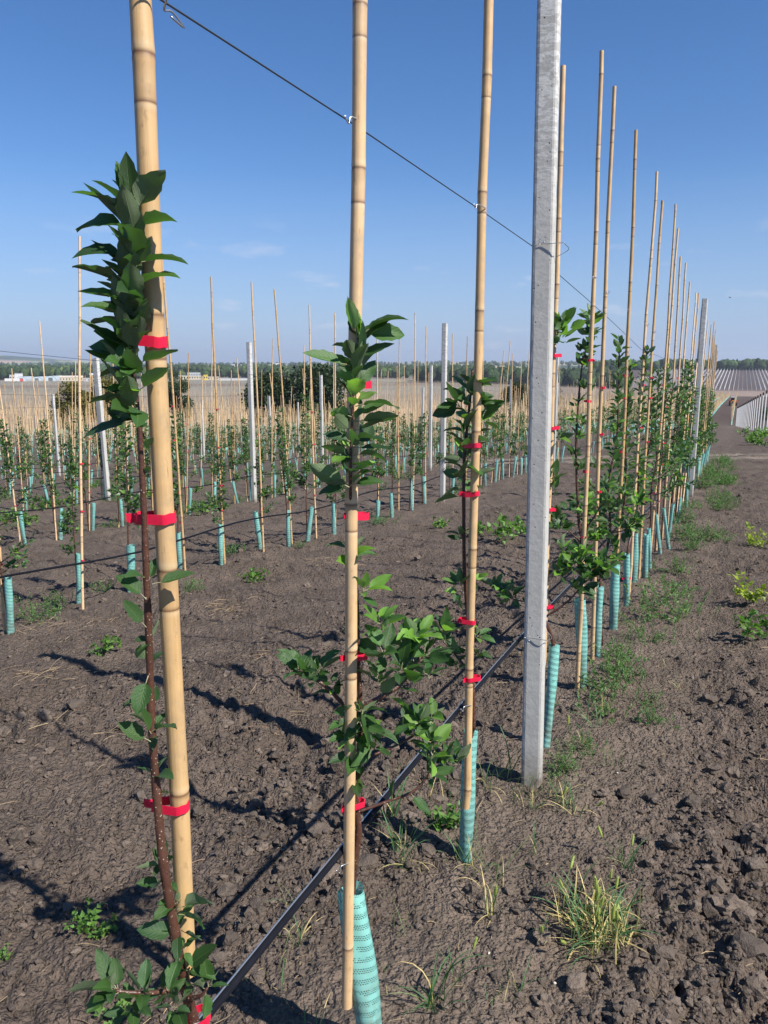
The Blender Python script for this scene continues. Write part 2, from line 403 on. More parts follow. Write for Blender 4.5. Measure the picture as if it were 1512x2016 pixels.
# ------------------------------------------------------------------ ground sheet
def hsh(ix, iy, s):
    h = (ix.astype(np.int64) * 374761393 + iy.astype(np.int64) * 668265263 + s * 974634777) & 0x7fffffff
    h = ((h ^ (h >> 13)) * 1274126177) & 0x7fffffff
    return ((h ^ (h >> 16)) & 0xffff) / 65535.0
def perlin(x, y, s):
    ix = np.floor(x); iy = np.floor(y); fx = x - ix; fy = y - iy
    u = fx * fx * (3 - 2 * fx); w = fy * fy * (3 - 2 * fy); ix = ix.astype(np.int64); iy = iy.astype(np.int64)
    a = hsh(ix, iy, s); b = hsh(ix + 1, iy, s); c = hsh(ix, iy + 1, s); d = hsh(ix + 1, iy + 1, s)
    return (a + (b - a) * u) * (1 - w) + (c + (d - c) * u) * w
def worley(x, y, s):
    ix = np.floor(x).astype(np.int64); iy = np.floor(y).astype(np.int64)
    f1 = np.full(x.shape, 9.); f2 = np.full(x.shape, 9.); cid = np.zeros(x.shape)
    for a in (-1, 0, 1):
        for b in (-1, 0, 1):
            cx = ix + a; cy = iy + b
            px = cx + hsh(cx, cy, s); py = cy + hsh(cx, cy, s + 17)
            d = np.hypot(px - x, py - y); h = hsh(cx, cy, s + 31)
            nw = d < f1; f2 = np.where(nw, f1, np.minimum(f2, d)); cid = np.where(nw, h, cid); f1 = np.where(nw, d, f1)
    return f1, f2, cid
def strip(v):                              # 1 in the settled strip under each row, 0 in the tilled alleys
    k = np.zeros_like(v)
    for i, rv in enumerate(ROWV): k = np.maximum(k, (1 if i == 0 else .45) * smooth(.62 if i == 0 else .5, .2, np.abs(v - rv + (.12 if i == 0 else 0))))
    return k
def micro(X, Y):
    d = np.hypot(X, Y); v = -CU * X + SU * Y
    wob = perlin(X * .9, Y * .9, 5) * .35
    st = strip(v + wob - .17) * (1 - .65 * smooth(3.5, 7, d))
    st = st * smooth(.15, .5, perlin(X * 1.6, Y * 1.6, 71) + .25)
    till = 1 - .90 * st
    wx = X + (perlin(X * 9, Y * 9, 1) - .5) * .06; wy = Y + (perlin(X * 9, Y * 9, 2) - .5) * .06
    z = (perlin(X * 2.2, Y * 2.2, 3) - .5) * .06 + (perlin(X * 6, Y * 6, 4) - .5) * .03 + (perlin(X * 14, Y * 14, 6) - .5) * .014
    f1, f2, c = worley(wx / .085, wy / .085, 11)
    big = np.clip(1 - (f1 / .75) ** 2, 0, 1) * np.where(c > .45, c, .1) * .040 * smooth(.3, .65, perlin(X * 1.4 + 7, Y * 1.4, 8))
    f1, f2, c = worley(wx / .038, wy / .038, 12)
    med = np.clip(1 - (f1 / .7) ** 2, 0, 1) * (.25 + c) * .017 * (1 - smooth(9, 16, d))
    f1, f2, c = worley(wx / .017 + 3, wy / .017, 13)
    sm = np.clip(1 - (f1 / .7) ** 2, 0, 1) * (.3 + c) * .0070 * (1 - smooth(5, 9, d))
    f1, f2, c = worley(wx / .16, wy / .16, 14)
    crack = -np.exp(-((f2 - f1) / .045) ** 2) * .010 * st * smooth(.4, .6, perlin(X * 3, Y * 3, 9)) * (1 - smooth(5, 8, d))
    crust = (perlin(X * 13, Y * 13, 21) - .5) * .016 + (perlin(X * 31, Y * 31, 23) - .5) * .006 + (perlin(X * 70, Y * 70, 22) - .5) * .005
    z = z * (1 - .5 * st) + (big + med + sm) * till * 1.15 + (med * .25 + sm * .5 + crust) * st + crack
    # wheel ruts along the alleys
    for rv, s_ in ((-1.0, 1), (1.75, 1), (3.3, 1), (5.6, 1), (6.9, 1)):
        z = z - .022 * np.exp(-((v - rv + wob * .3) / .12) ** 2)
    return z * (1 - smooth(22, 40, d)), st
fine = np.radians(np.linspace(-46, 46, 660)); side = np.radians(np.concatenate([np.linspace(47, 313, 60)]))
ang = np.concatenate([fine, side])
rr_ = [0.35]
while rr_[-1] < 45: rr_.append(rr_[-1] * 1.0078)
while rr_[-1] < 7500: rr_.append(rr_[-1] * 1.045)
rad = np.array(rr_); na, nr = len(ang), len(rad)
OX, OY = 0.0, -0.35
A, RR = np.meshgrid(ang, rad); X = OX + np.sin(A) * RR; Y = OY + np.cos(A) * RR
Z0 = Hrow(X, Y); mz, ST = micro(X, Y); Z = Z0 + mz
i0 = np.arange(nr - 1)[:, None] * na; j = np.arange(na)[None, :]; j1 = (j + 1) % na
Fq = np.stack([i0 + j, i0 + na + j, i0 + na + j1, i0 + j1], -1).reshape(-1, 4)
Fq = Fq[:, ::-1]
V = np.stack([X, Y, Z], -1).reshape(-1, 3)
cz = np.array([[OX, OY, float(Hrow(OX, OY))]]); V = np.vstack([V, cz])
# colours of the ground by zone
def colour(X, Y, ST):
    d = np.hypot(X, Y); az = np.degrees(np.arctan2(X, Y)); v = -CU * X + SU * Y; u = SU * X + CU * Y
    till = np.array([.124, .098, .080]); crust = np.array([.165, .131, .104])
    C = till + (crust - till) * ST[..., None]
    def put(C, w, col): return C * (1 - w[..., None]) + np.array(col) * w[..., None]
    road = np.exp(-((u - 22.6) / .45) ** 2) + np.exp(-((u - 24.4) / .45) ** 2)
    C = put(C, np.clip(road, 0, 1) * smooth(13, 6, np.abs(v)), (.27, .225, .18))
    n = perlin(X / 14, Y / 14, 41); n2 = perlin(X / 60, Y / 60, 42)
    lw = smooth(16, 8, az)
    fd = smooth(60, 150, d) * lw
    C = put(C, fd, (.17, .145, .115)); C = put(C, smooth(380, 430, d) * lw * smooth(1000, 960, d) * .9, (.20, .195, .16))
    C = put(C, smooth(600, 640, d) * lw * smooth(760, 740, d) * .8, (.14, .11, .085))
    rw = 1 - lw
    C = put(C, smooth(100, 160, d) * rw, (.085, .062, .052))
    C = put(C, smooth(470, 520, d) * rw * smooth(770, 740, d), (.24, .185, .155))  # paler beige band across the far ground at right
    C = put(C, smooth(745, 775, d) * rw, (.085, .065, .062))
    C = put(C, smooth(1130, 1180, d), (.07, .10, .045))
    p = perlin(X / 420 + 3, Y / 900, 51); q = perlin(X / 260, Y / 600, 52)
    C = put(C, smooth(1900, 2100, d) * smooth(.55, .6, p), (.30, .33, .16))
    C = put(C, smooth(1900, 2100, d) * smooth(.62, .66, q), (.42, .30, .22))
    C = put(C, smooth(1900, 2100, d) * smooth(.42, .38, q), (.035, .06, .03))
    return C * (.9 + .2 * n[..., None])
Cc = colour(X, Y, ST).reshape(-1, 3); Cc = np.vstack([Cc, Cc[:1]])
nearA = np.append((1 - smooth(5, 12, np.hypot(X, Y))).ravel(), 1)
gm = np_mesh('ground', V, Fq, M['soil'], True, {'near': nearA}, Cc)
import bmesh
bm = bmesh.new(); bm.from_mesh(gm); bm.verts.ensure_lookup_table()
cv = bm.verts[len(V) - 1]
for k in range(na): bm.faces.new((cv, bm.verts[(k + 1) % na], bm.verts[k]))
bm.normal_update(); bm.faces.ensure_lookup_table()
if bm.faces[0].normal.z < 0: bmesh.ops.reverse_faces(bm, faces=bm.faces[:])
bm.to_mesh(gm); bm.free()
for p in gm.polygons: p.use_smooth = True
ground = link('ground', gm); tag(ground, kind='structure')
def surf(x, y):
    a = np.array([float(x)]); b = np.array([float(y)])
    return float(Hrow(a, b)[0] + micro(a, b)[0][0])

# ------------------------------------------------------------------ clods
def ico(sub):
    bm = bmesh.new(); bmesh.ops.create_icosphere(bm, subdivisions=sub, radius=1)
    v = np.array([x.co[:] for x in bm.verts]); bm.verts.index_update(); f = np.array([[q.index for q in x.verts] for x in bm.faces]); bm.free(); return v, f
I1, IF1 = ico(1); I2, IF2 = ico(2); I3, IF3 = ico(3)
rs = np.random.RandomState(3)
def clod_field(N, vs, fs, smin, smax, dmin, dmax, seed, name, az=42, crust_keep=.12):
    rs = np.random.RandomState(seed)
    d = dmin * (dmax / dmin) ** rs.rand(N) ; a = np.radians((rs.rand(N) * 2 - 1) * az)
    x = np.sin(a) * d; y = np.cos(a) * d
    mzv, st = micro(x, y)
    keep = (rs.rand(N) > st * (1 - crust_keep)) & ((perlin(x * 1.4 + 7, y * 1.4, 8) + rs.rand(N) * .35) > .42)
    x, y, mzv, d = x[keep], y[keep], mzv[keep], d[keep]; n = len(x)
    z = Hrow(x, y) + mzv
    s = smin * (smax / smin) ** (rs.rand(n) ** 2.2)
    k = len(vs)
    P = vs[None] * (1 + (rs.rand(n, k, 1) - .5) * .75)
    P = np.sign(P) * np.abs(P) ** .85
    P = P * (s[:, None, None] * (np.array([1, 1, .72])[None, None] + (rs.rand(n, 1, 3) - .5) * .55))
    th = rs.rand(n) * 6.283; c, q = np.cos(th)[:, None], np.sin(th)[:, None]
    Px = P[..., 0] * c - P[..., 1] * q; Py = P[..., 0] * q + P[..., 1] * c
    V = np.stack([Px + x[:, None], Py + y[:, None], P[..., 2] + (z + s * .15)[:, None]], -1).reshape(-1, 3)
    Fc = (fs[None] + (np.arange(n) * k)[:, None, None]).reshape(-1, 3)
    o = link(name, np_mesh(name, V, Fc, M['clod'], False)); tag(o, kind='stuff'); return o
o = clod_field(51000, I1, IF1, .0028, .013, 1.1, 10.0, 5, 'soil_crumbs')
tag(o, 'loose dark crumbs of tilled soil covering the alleys', 'soil')
o = clod_field(1700, I2, IF2, .013, .034, 1.2, 14, 6, 'soil_clods', crust_keep=.03)
tag(o, 'knobbly dark clods of dry soil strewn between the rows', 'soil')
def bigclod(px, py, s, seed, label):
    g = ground_px(px, py); r_ = np.random.RandomState(seed); P = I3.copy()
    for k_, am in ((1.3, .4), (3., .34), (7., .22), (14., .10)):
        f = np.array([math.sin(k_ * p[0] * 2 + seed) * math.cos(k_ * p[1] * 2.3 + seed * 2) + math.sin(k_ * p[2] * 2.1 + seed * 3 + p[0] * 2) for p in I3]); P = P * (1 + am * .5 * f)[:, None]
    P = P * (1 + .05 * r_.randn(len(P), 1)) * s * np.array([1, .8, .62]) * (.9 + .2 * r_.rand(3))
    o = link('soil_clod', np_mesh('soil_clod', P, IF3, M['clod'], False), None, (g.x, g.y, surf(g.x, g.y) + s * .12), (0, 0, r_.rand() * 6))
    tag(o, label, 'clod', 'big clods of soil on the ground')
for i, (px, py, s, lab) in enumerate([
    (1425, 1815, .050, 'largest long dark clod of soil beside the bottom right edge'),
    (1395, 1673, .030, 'upright dark clod of soil right of the foxtail clump with shadow beneath'),
    (1490, 1955, .034, 'rounded dark clod in the bottom right corner'),
    (1190, 1565, .026, 'knobbly clod beside the weed tuft right of the big concrete post'),
    (1227, 1455, .018, 'small pointed clod on the smooth crust right of the green sleeves'),
    (350, 1712, .024, 'round clod lying between the front cane and the drip pipe shadow'),
    (1075, 1985, .026, 'upright dark clod near the bottom edge below the foxtail clump'),
    (1065, 1855, .028, 'cracked clod just left of the foxtail clump'),
    (470, 1625, .026, 'dark broken clod in the pipe shadow left of the second cane'),
    (560, 1560, .030, 'large crumbly clod at the edge of the second tree shadow'),
    (95, 1480, .022, 'dark clod on the fine tilled soil at the far left'),
    (620, 1640, .024, 'clod touching the second cane from the left')]):
    bigclod(px, py, s, i + 3, lab)

# ------------------------------------------------------------------ concrete posts
def post_mesh(h, w=.082, lean=(0, 0)):
    mb = MB(); ring = []
    n = 3; r = .013; hw = w / 2
    for cx, cy, a0 in ((1, 1, 0), (-1, 1, 90), (-1, -1, 180), (1, -1, 270)):
        for k in range(n + 1):
            a = R(a0 + 90 * k / n); ring.append((cx * (hw - r) + math.cos(a) * r, cy * (hw - r) + math.sin(a) * r))
    zs = list(np.linspace(-.25, h, 12 if w > .075 else 90)); vs = []; m = len(ring); q_r = random.Random(4)
    for z in zs:
        for x, y in ring:
            k_ = 1 if len(zs) < 20 else 1 - abs(q_r.gauss(0, .006)) - (.03 if q_r.random() < .012 else 0); x *= k_; y *= k_; vs.append((x * (1 - .02 * z) + lean[0] * z, y * (1 - .02 * z) + lean[1] * z, z))
    fs = [(i * m + j_, i * m + (j_ + 1) % m, (i + 1) * m + (j_ + 1) % m, (i + 1) * m + j_) for i in range(len(zs) - 1) for j_ in range(m)]
    fs.append(tuple((len(zs) - 1) * m + j_ for j_ in range(m)))
    mb.add(vs, fs); me = mb.mesh('concrete_post', M['concrete'], False)
    return me
ROWROT = -math.atan2(SU, CU)
PM = post_mesh(2.88); PMfar = PM
def place_post(x, y, label, group='concrete posts of the trellis', me=None, rot=0, lean=(0, 0), h=1.0):
    o = link('concrete_post', me or PM, None, (x, y, gz(x, y)), (lean[0], lean[1], ROWROT + rot), (1, 1, h))
    tag(o, label, 'post', group); return o
p1 = ground_px(1047, 1537)
POST1 = (p1.x, p1.y)
place_post(p1.x, p1.y, 'big grey concrete post in the foreground with pale lime streaks near its top', me=post_mesh(3.0, .073), rot=R(7), lean=(0, R(-.9)))
place_post(4.69, 11.62, 'second concrete post of the nearest row, rising right of the bunched canes', h=1.02)
for x, y, lab in [(.97, 12.6, 'concrete post of the second row, tallest one left of the third cane'),
                  (-2.40, 14.0, 'concrete post of the third row standing behind a leafy sapling, left of the second cane'),
                  (-5.62, 15.45, 'leaning bright concrete post behind the first sapling at far left'),
                  (-1.88, 23.3, 'slim concrete post against the dark trees left of the second cane'),
                  (1.29, 21.4, 'concrete post just left of the tallest distant one'),
                  (-11.5, 27.0, 'small concrete post near the left edge below the hangars')]:
    place_post(x, y, lab, lean=(0, R(-1.2) if 'leaning' in lab else 0))
for k_ in range(0, 9):
    for u in ([20.7] if k_ in (0, 1) else [11.9] if k_ == 3 else []) + ([29.5, 38.2] if k_ in (2, 3, 5, 6) else []):
        if k_ == 0 and u > 22: continue
        v = ROWV[k_] + rnd.uniform(-.05, .05); x, y = uv(u, v)
        if abs(math.degrees(math.atan2(x, y))) < 30:
            place_post(x, y, 'thin concrete post in the %s row, %s' % (['first', 'second', 'third', 'fourth', 'fifth', 'sixth', 'seventh', 'eighth', 'ninth'][k_], {11.9: 'nearest of its row', 20.7: 'just before the dirt track', 29.5: 'first beyond the dirt track', 38.2: 'second beyond the dirt track'}.get(u, 'third beyond the dirt track')), 'distant concrete posts', lean=(R(rnd.uniform(-.8, .8)), R(rnd.uniform(-.8, .8))))

# ------------------------------------------------------------------ bamboo canes
def cane_mesh(length, r0, r1, seed, seg=12, nodes=None):
    q = random.Random(seed); zs = []; z = q.uniform(.05, .2); s = .17
    if nodes is None:
        nodes = []
        while z < length: nodes.append(z); z += s * q.uniform(.85, 1.2); s = min(s + .03, .33)
    kx = [0]; offs = []; ang0 = q.uniform(0, 6.28)
    pts = [0.0] + nodes + [length]; off = [(0, 0)]
    for i in range(1, len(pts)):
        a = q.uniform(0, 6.28); m = q.uniform(0, .004); off.append((m * math.cos(a), m * math.sin(a)))
    bow = q.uniform(-.012, .012)
    rings = []
    def at(z): return [np.interp(z, pts, [o_[0] for o_ in off]) + bow * math.sin(math.pi * z / length), np.interp(z, pts, [o_[1] for o_ in off])]
    st = [(0.0, 1.0)]
    for i, nz_ in enumerate(nodes):
        for dz, f in ((-.03, 1.0), (-.010, 1.01), (-.004, 1.035), (-.0015, 1.0), (0.001, .995), (.004, 1.05), (.010, 1.02), (.03, .99)):
            st.append((nz_ + dz, f))
        nx = nodes[i + 1] if i + 1 < len(nodes) else length
        st.append(((nz_ + nx) / 2, .975))
    st.append((length, 1.0)); st = sorted(set([x for x in st if 0 <= x[0] <= length])); mb = MB(); vs = []; nd = []
    na_ = np.array(nodes)
    for z, f in st:
        c = at(z); r = (r0 + (r1 - r0) * z / length) * f
        dd = z - na_; kk = np.argmin(np.abs(dd)); val = .5 + float(np.clip(dd[kk], -.4, .4))
        for k in range(seg):
            a = 2 * math.pi * k / seg; vs.append((c[0] + r * math.cos(a), c[1] + r * math.sin(a), z)); nd.append(val)
    m = len(st)
    fs = [(i * seg + k, i * seg + (k + 1) % seg, (i + 1) * seg + (k + 1) % seg, (i + 1) * seg + k) for i in range(m - 1) for k in range(seg)]
    mb.add(vs, fs, 0)
    # cut ends: hollow top
    top = [vs[(m - 1) * seg + k] for k in range(seg)]; c = at(length)
    ins = [((p[0] - c[0]) * .62 + c[0], (p[1] - c[1]) * .62 + c[1], length) for p in top]; dn = [(p[0], p[1], length - .03) for p in ins]
    vv = top + ins + dn
    mb.add(vv, [(k, (k + 1) % seg, seg + (k + 1) % seg, seg + k) for k in range(seg)] + [(seg + k, seg + (k + 1) % seg, 2 * seg + (k + 1) % seg, 2 * seg + k) for k in range(seg)] + [tuple(2 * seg + k for k in range(seg))], 1)
    nd += [.3] * len(vv)
    bt = [vs[k] for k in range(seg)]; mb.add(bt, [tuple(range(seg - 1, -1, -1))], 1); nd += [.3] * seg
    mb.att['nd'] = nd
    return mb.mesh('bamboo_cane', [M['bamboo'], M['bamboo_end']])
CANES = [cane_mesh(2.95, .0112, .0085, 100 + i, 8) for i in range(9)]
def aim(B, T):
    return (Vector(T) - Vector(B)).to_track_quat('Z', 'Y').to_euler()
def place_cane(B, T, label, group, me=None, exact=None):
    o = link('bamboo_cane', me or rnd.choice(CANES), None, B, aim(B, T))
    if me is None:
        o.scale = (1, 1, (Vector(T) - Vector(B)).length / 2.95)
    tag(o, label, 'cane', group); return o
def tie_mesh(sep, rc, rt, h, seed, n=26, tail=1, tl=1.0):
    """band looped round cane (at origin) and trunk (at sep along x); thin tape with a stapled tail"""
    q = random.Random(seed); mb = MB(); pts = []
    for k in range(n):
        a = 2 * math.pi * k / n; ca, sa = math.cos(a), math.sin(a)
        if ca < 0: x, y = -0 + rc * ca, rc * sa
        else: x, y = sep + rt * ca, rt * sa
        pts.append((x, y))
    # insert straight runs by resampling
    vs = []; tw = q.uniform(-.3, .3); 
    for k, (x, y) in enumerate(pts):
        dz = math.sin(k * 1.3 + seed) * h * .05 + tw * x * .3
        for rr2 in (1.0, 1.05):
            for z in (-h / 2, h / 2): vs.append((x * rr2 - .0, y * rr2, z + dz))
    fs = []
    for k in range(n):
        a = k * 4; b = ((k + 1) % n) * 4
        fs += [(a + 2, b + 2, b + 3, a + 3), (b, a, a + 1, b + 1), (a + 1, a + 3, b + 3, b + 1), (a, b, b + 2, a + 2)]
    mb.add(vs, fs)
    # tail
    L = q.uniform(.010, .017) * tl; x0, y0 = (-rc, -rc * .35) if tail == 1 else (sep + rt, 0); d = (Vector((-.85, -.5, 0)) if tail == 1 else Vector((.9, q.uniform(-.4, .4), 0))).normalized(); nrm = Vector((-d.y, d.x, 0)) * .0006
    tv = []
    for i in range(4):
        p = Vector((x0, y0, 0)) + d * (L * i / 3) + Vector((0, 0, -.004 * (i / 3) ** 2 * q.uniform(-1, 1.5)))
        hh = h * (.95 if i < 3 else .8)
        for s_ in (-1, 1):
            for z in (-hh / 2, hh / 2): tv.append(p + nrm * s_ + Vector((0, 0, z + (q.uniform(-.001, .001) if i == 3 else 0))))
    tf = []
    for i in range(3):
        a = i * 4; b = a + 4; tf += [(a, b, b + 1, a + 1), (a + 2, a + 3, b + 3, b + 2), (a + 1, b + 1, b + 3, a + 3), (a, a + 2, b + 2, b)]
    tf.append((12, 13, 15, 14)); mb.add(tv, tf)
    return mb.mesh('red_tie', M['tape'], False)
TIES = [tie_mesh(.007, .0122, .0065, .010, i, 16, 1 if i % 2 else -1, .45) for i in range(4)]
def add_tie(cane, z_along, azi, me=None):
    """tie as a part of its cane, at distance z_along up the cane, trunk side towards local azimuth azi"""
    o = link('red_tie', me or rnd.choice(TIES), cane, (0, 0, z_along), (0, 0, azi))
    o.scale = (1, 1, 1 / cane.scale[2]); o.location.z = z_along / cane.scale[2]; return o

# ------------------------------------------------------------------ leaves
def leaf_mesh(seed, rows=8, cols=4, petiole=True, simple_=False):
    q = random.Random(seed); mb = MB(); W_ = q.uniform(.22, .29); fold = q.uniform(.15, .55); curl = q.uniform(.2, 1.0) * q.choice((1, 1, -.35)); wv = q.uniform(.0, .05); ph = q.uniform(0, 6); twist = q.uniform(-.35, .35)
    pet = .24; uvs = []; vs = []
    P = [Vector((0, 0, 0))]; ang_ = 0; pos = Vector((0, pet, 0)); dirn = 0.0
    centre = []
    for i in range(rows + 1):
        t_ = i / rows; centre.append((pos.copy(), dirn)); dirn -= curl / rows
        pos = pos + Vector((0, math.cos(dirn), math.sin(dirn))) * (1.0 / rows)
    for i, (c, dr) in enumerate(centre):
        t_ = i / rows
        w = W_ * (math.sin(math.pi * min(1, t_ ** .72)) ** .75) if 0 < t_ < 1 else 0.004
        up = Vector((0, -math.sin(dr), math.cos(dr)))
        for j_ in range(cols + 1):
            s_ = j_ / cols * 2 - 1
            edge = abs(s_) > .99
            ww = w * (1 + (.07 * (-1) ** i if edge and not simple_ else 0))
            x = s_ * ww; z = abs(x) * fold + math.sin(t_ * 9 + ph + s_ * 1.5) * wv * abs(s_) + x * twist * t_
            vs.append(c + Vector((x, 0, 0)) + up * z); uvs.append((s_, t_))
    C1 = cols + 1
    fs = [(i * C1 + j_, i * C1 + j_ + 1, (i + 1) * C1 + j_ + 1, (i + 1) * C1 + j_) for i in range(rows) for j_ in range(cols)]
    mb.add(vs, fs, 0)
    if petiole:
        k0 = len(mb.v); mb.tube([(0, 0, 0), (0, pet * .5, .01), (0, pet, 0)], [.022, .016, .014], 4, 1, False); uvs += [(0, 0)] * (len(mb.v) - k0)
        k0 = len(mb.v)
    mb.uv = uvs
    return mb.mesh('leaf', [M['leaf'], M['petiole']])
LEAVES = [leaf_mesh(i) for i in range(10)]
LEAVES_LO = [leaf_mesh(50 + i, 4, 2, False, True) for i in range(8)]
for m_ in LEAVES_LO: pass
GREEN = [(.034, .088, .018), (.027, .070, .016), (.044, .106, .022), (.032, .080, .026), (.038, .094, .018)]
YOUNG = [(.115, .24, .030), (.095, .20, .028), (.14, .27, .045)]
def put_leaf(root, P, d, L, up=Vector((0, 0, 1)), roll=None, young=False, lo=False):
    Yv = Vector(d).normalized(); Xv = Yv.cross(up)
    if Xv.length < .15: Xv = Yv.cross(Vector((.4, -1, .1)))
    Xv.normalize(); Zv = Xv.cross(Yv)
    if roll is None: roll = rnd.gauss(0, .65)
    Mx = Matrix((Xv, Yv, Zv)).transposed() @ Matrix.Rotation(roll, 3, 'Y')
    o = bpy.data.objects.new('leaf', rnd.choice(LEAVES_LO if lo else LEAVES)); COL.objects.link(o); o.parent = root
    m4 = Mx.to_4x4(); m4.translation = Vector(P) - root.location
    o.matrix_local = m4 @ Matrix.Diagonal((L, L * rnd.uniform(.95, 1.1), L, 1))
    c = rnd.choice(YOUNG if young else GREEN); k = rnd.uniform(.75, 1.4); o.color = (c[0] * k, c[1] * k, c[2] * k, 1)
    return o
def whorl(root, P, axis, n, L, spread=1.0, young=.0, lo=False, lift=.35):
    """a spur: n leaves leaving one point around an axis"""
    ax = Vector(axis).normalized(); a = ax.orthogonal().normalized(); b = ax.cross(a); ph = rnd.uniform(0, 6.28)
    for i in range(n):
        w = ph + i * 2.399; tilt = spread * rnd.uniform(.45, 1.25)
        d = ax * math.cos(tilt) + (a * math.cos(w) + b * math.sin(w)) * math.sin(tilt)
        d.z += lift * .3 * rnd.random()
        put_leaf(root, Vector(P) + ax * rnd.uniform(-.01, .006), d, L * rnd.uniform(.5, 1.08), young=rnd.random() < young, lo=lo)
def stem_leaves(root, pts, n, L, lift=(.1, .9), young=.0, taper=0, lo=False, jit=.004, side=None):
    """leaves in a spiral along a stem given by points"""
    pts = [Vector(p) for p in pts]; cum = [0]
    for a, b in zip(pts, pts[1:]): cum.append(cum[-1] + (b - a).length)
    w = rnd.uniform(0, 6)
    for i in range(n):
        s_ = cum[-1] * ((i + rnd.random() * .7) / n); k = max(0, min(len(pts) - 2, int(np.searchsorted(cum, s_)) - 1))
        f = (s_ - cum[k]) / max(1e-6, cum[k + 1] - cum[k]); P = pts[k].lerp(pts[k + 1], f); t_ = s_ / cum[-1]
        w += 2.399 + rnd.uniform(-.3, .3); el = lift[0] + (lift[1] - lift[0]) * t_ + rnd.uniform(-.5, .55)
        ax = (pts[k + 1] - pts[k]).normalized(); a = ax.orthogonal().normalized(); b = ax.cross(a)
        h = a * math.cos(w) + b * math.sin(w)
        if side is not None and h.dot(side) < -.3: h = h + side * 1.0; h.normalize()
        d = h * math.cos(el) + ax * math.sin(el)
        put_leaf(root, P, d, L * rnd.uniform(.7, 1.15) * (1 - taper * t_), young=rnd.random() < young, lo=lo)

def spline(pts, n=6):
    P = [Vector(p) for p in pts]
    if len(P) < 3: return P
    o_ = []
    for i in range(len(P) - 1):
        p0, p1, p2, p3 = P[max(i - 1, 0)], P[i], P[i + 1], P[min(i + 2, len(P) - 1)]
        for k in range(n):
            t_ = k / n; o_.append(.5 * ((2 * p1) + (p2 - p0) * t_ + (2 * p0 - 5 * p1 + 4 * p2 - p3) * t_ ** 2 + (3 * p1 - p0 - 3 * p2 + p3) * t_ ** 3))
    o_.append(P[-1]); return o_
def limb(root, name, pts, r0, r1, seg=8, pw=1.0):
    pts = spline(pts, 5); k = len(pts); mb = MB()
    mb.tube([p - root.location for p in pts], [(r1 + (r0 - r1) * (1 - i / (k - 1)) ** pw) * (1 + .07 * math.sin(i * 2.3) + .05 * math.sin(i * 5.1)) for i in range(k)], seg)
    return link(name, mb.mesh(name, M['bark']), root)
# ------------------------------------------------------------------ nearest row : canes
ONES = ['', 'first', 'second', 'third', 'fourth', 'fifth', 'sixth', 'seventh', 'eighth', 'ninth', 'tenth', 'eleventh', 'twelfth', 'thirteenth', 'fourteenth', 'fifteenth', 'sixteenth', 'seventeenth', 'eighteenth', 'nineteenth']
def ordinal(n):
    if n < 20: return ONES[n]
    t10 = ['', '', 'twent', 'thirt', 'fort', 'fift', 'sixt'][n // 10]
    return t10 + 'ieth' if n % 10 == 0 else t10 + 'y-' + ONES[n % 10]
ORD = ['first', 'second', 'third', 'fourth', 'fifth', 'sixth', 'seventh', 'eighth', 'ninth', 'tenth', 'eleventh', 'twelfth', 'thirteenth', 'fourteenth', 'fifteenth', 'sixteenth', 'seventeenth', 'eighteenth', 'nineteenth', 'twentieth', 'twenty-first', 'twenty-second', 'twenty-third', 'twenty-fourth', 'twenty-fifth', 'twenty-sixth', 'twenty-seventh']
def near_cane(b, tp, Y, r0, r1, ties, label, seed, extra=0.0, azi=0, nodes_px=None, tie_sep=.022, tie_h=.0125, rt=.009):
    B = atY(b[0], b[1], Y); T0 = atY(tp[0], tp[1], Y); D = (T0 - B).normalized(); T = T0 + D * extra
    L = (T - B).length
    nodes = sorted((atY(x, y, Y) - B).dot(D) for x, y in nodes_px) if nodes_px else None
    if nodes:
        while nodes[-1] + .3 < L: nodes.append(nodes[-1] + .3)
    me = cane_mesh(L, r0, r1, seed, 20, nodes)
    o = link('bamboo_cane', me, None, B, aim(B, T)); tag(o, label, 'cane', None)
    for i, (ty, a) in enumerate(ties):
        z = (atY(b[0] + (tp[0] - b[0]) * (ty - b[1]) / (tp[1] - b[1]), ty, Y) - B).dot(D)
        rc = r0 + (r1 - r0) * z / L
        t_ = link('red_tie', tie_mesh(tie_sep, rc * 1.12, rt, tie_h, seed + i, 30, -1 if math.cos(a) < 0 else 1, .75), o, (0, 0, z))
        # turn the tie so that its x axis points to azimuth a in the world
        loc = o.rotation_euler.to_matrix().inverted() @ Vector((math.cos(a), math.sin(a), 0)); t_.rotation_euler = (R(rnd.uniform(-5, 5)), R(rnd.uniform(-5, 5)), math.atan2(loc.y, loc.x))
    return o, B, D
G1 = 'bamboo canes of the nearest row'
Y1, Y2, Y3 = .915, 1.375, 2.02
c1, B1, D1 = near_cane((368, 1915), (272, 0), Y1, .0124, .0118, [(672, R(185)), (1018, R(182)), (1585, R(178))], 'thickest bamboo cane at far left in front, beside the large leafy tree top', 11, .5, nodes_px=[(275, 107), (300, 620), (318, 1122), (341, 1562)], tie_sep=.025)
c2, B2, D2 = near_cane((683, 1980), (708, 0), Y2, .0112, .0120, [(757, R(20)), (1015, R(25)), (1291, R(12)), (1586, R(20))], 'second bamboo cane from the left in front, ending by the front sleeve', 12, .45, nodes_px=[(706, 15), (698, 335), (690, 990), (684, 1277), (681, 1862)], tie_sep=.021)
c3, B3, D3 = near_cane((917, 1590), (962, 0), Y3, .0112, .0120, [(877, R(150)), (971, R(170)), (1223, R(175)), (1336, R(10))], 'third bamboo cane from the left, ending over a green sleeve left of the post', 13, .5, nodes_px=[(954, 148), (946, 378), (936, 612), (926, 850), (922, 1082), (919, 1318), (917, 1553)], tie_sep=.022)
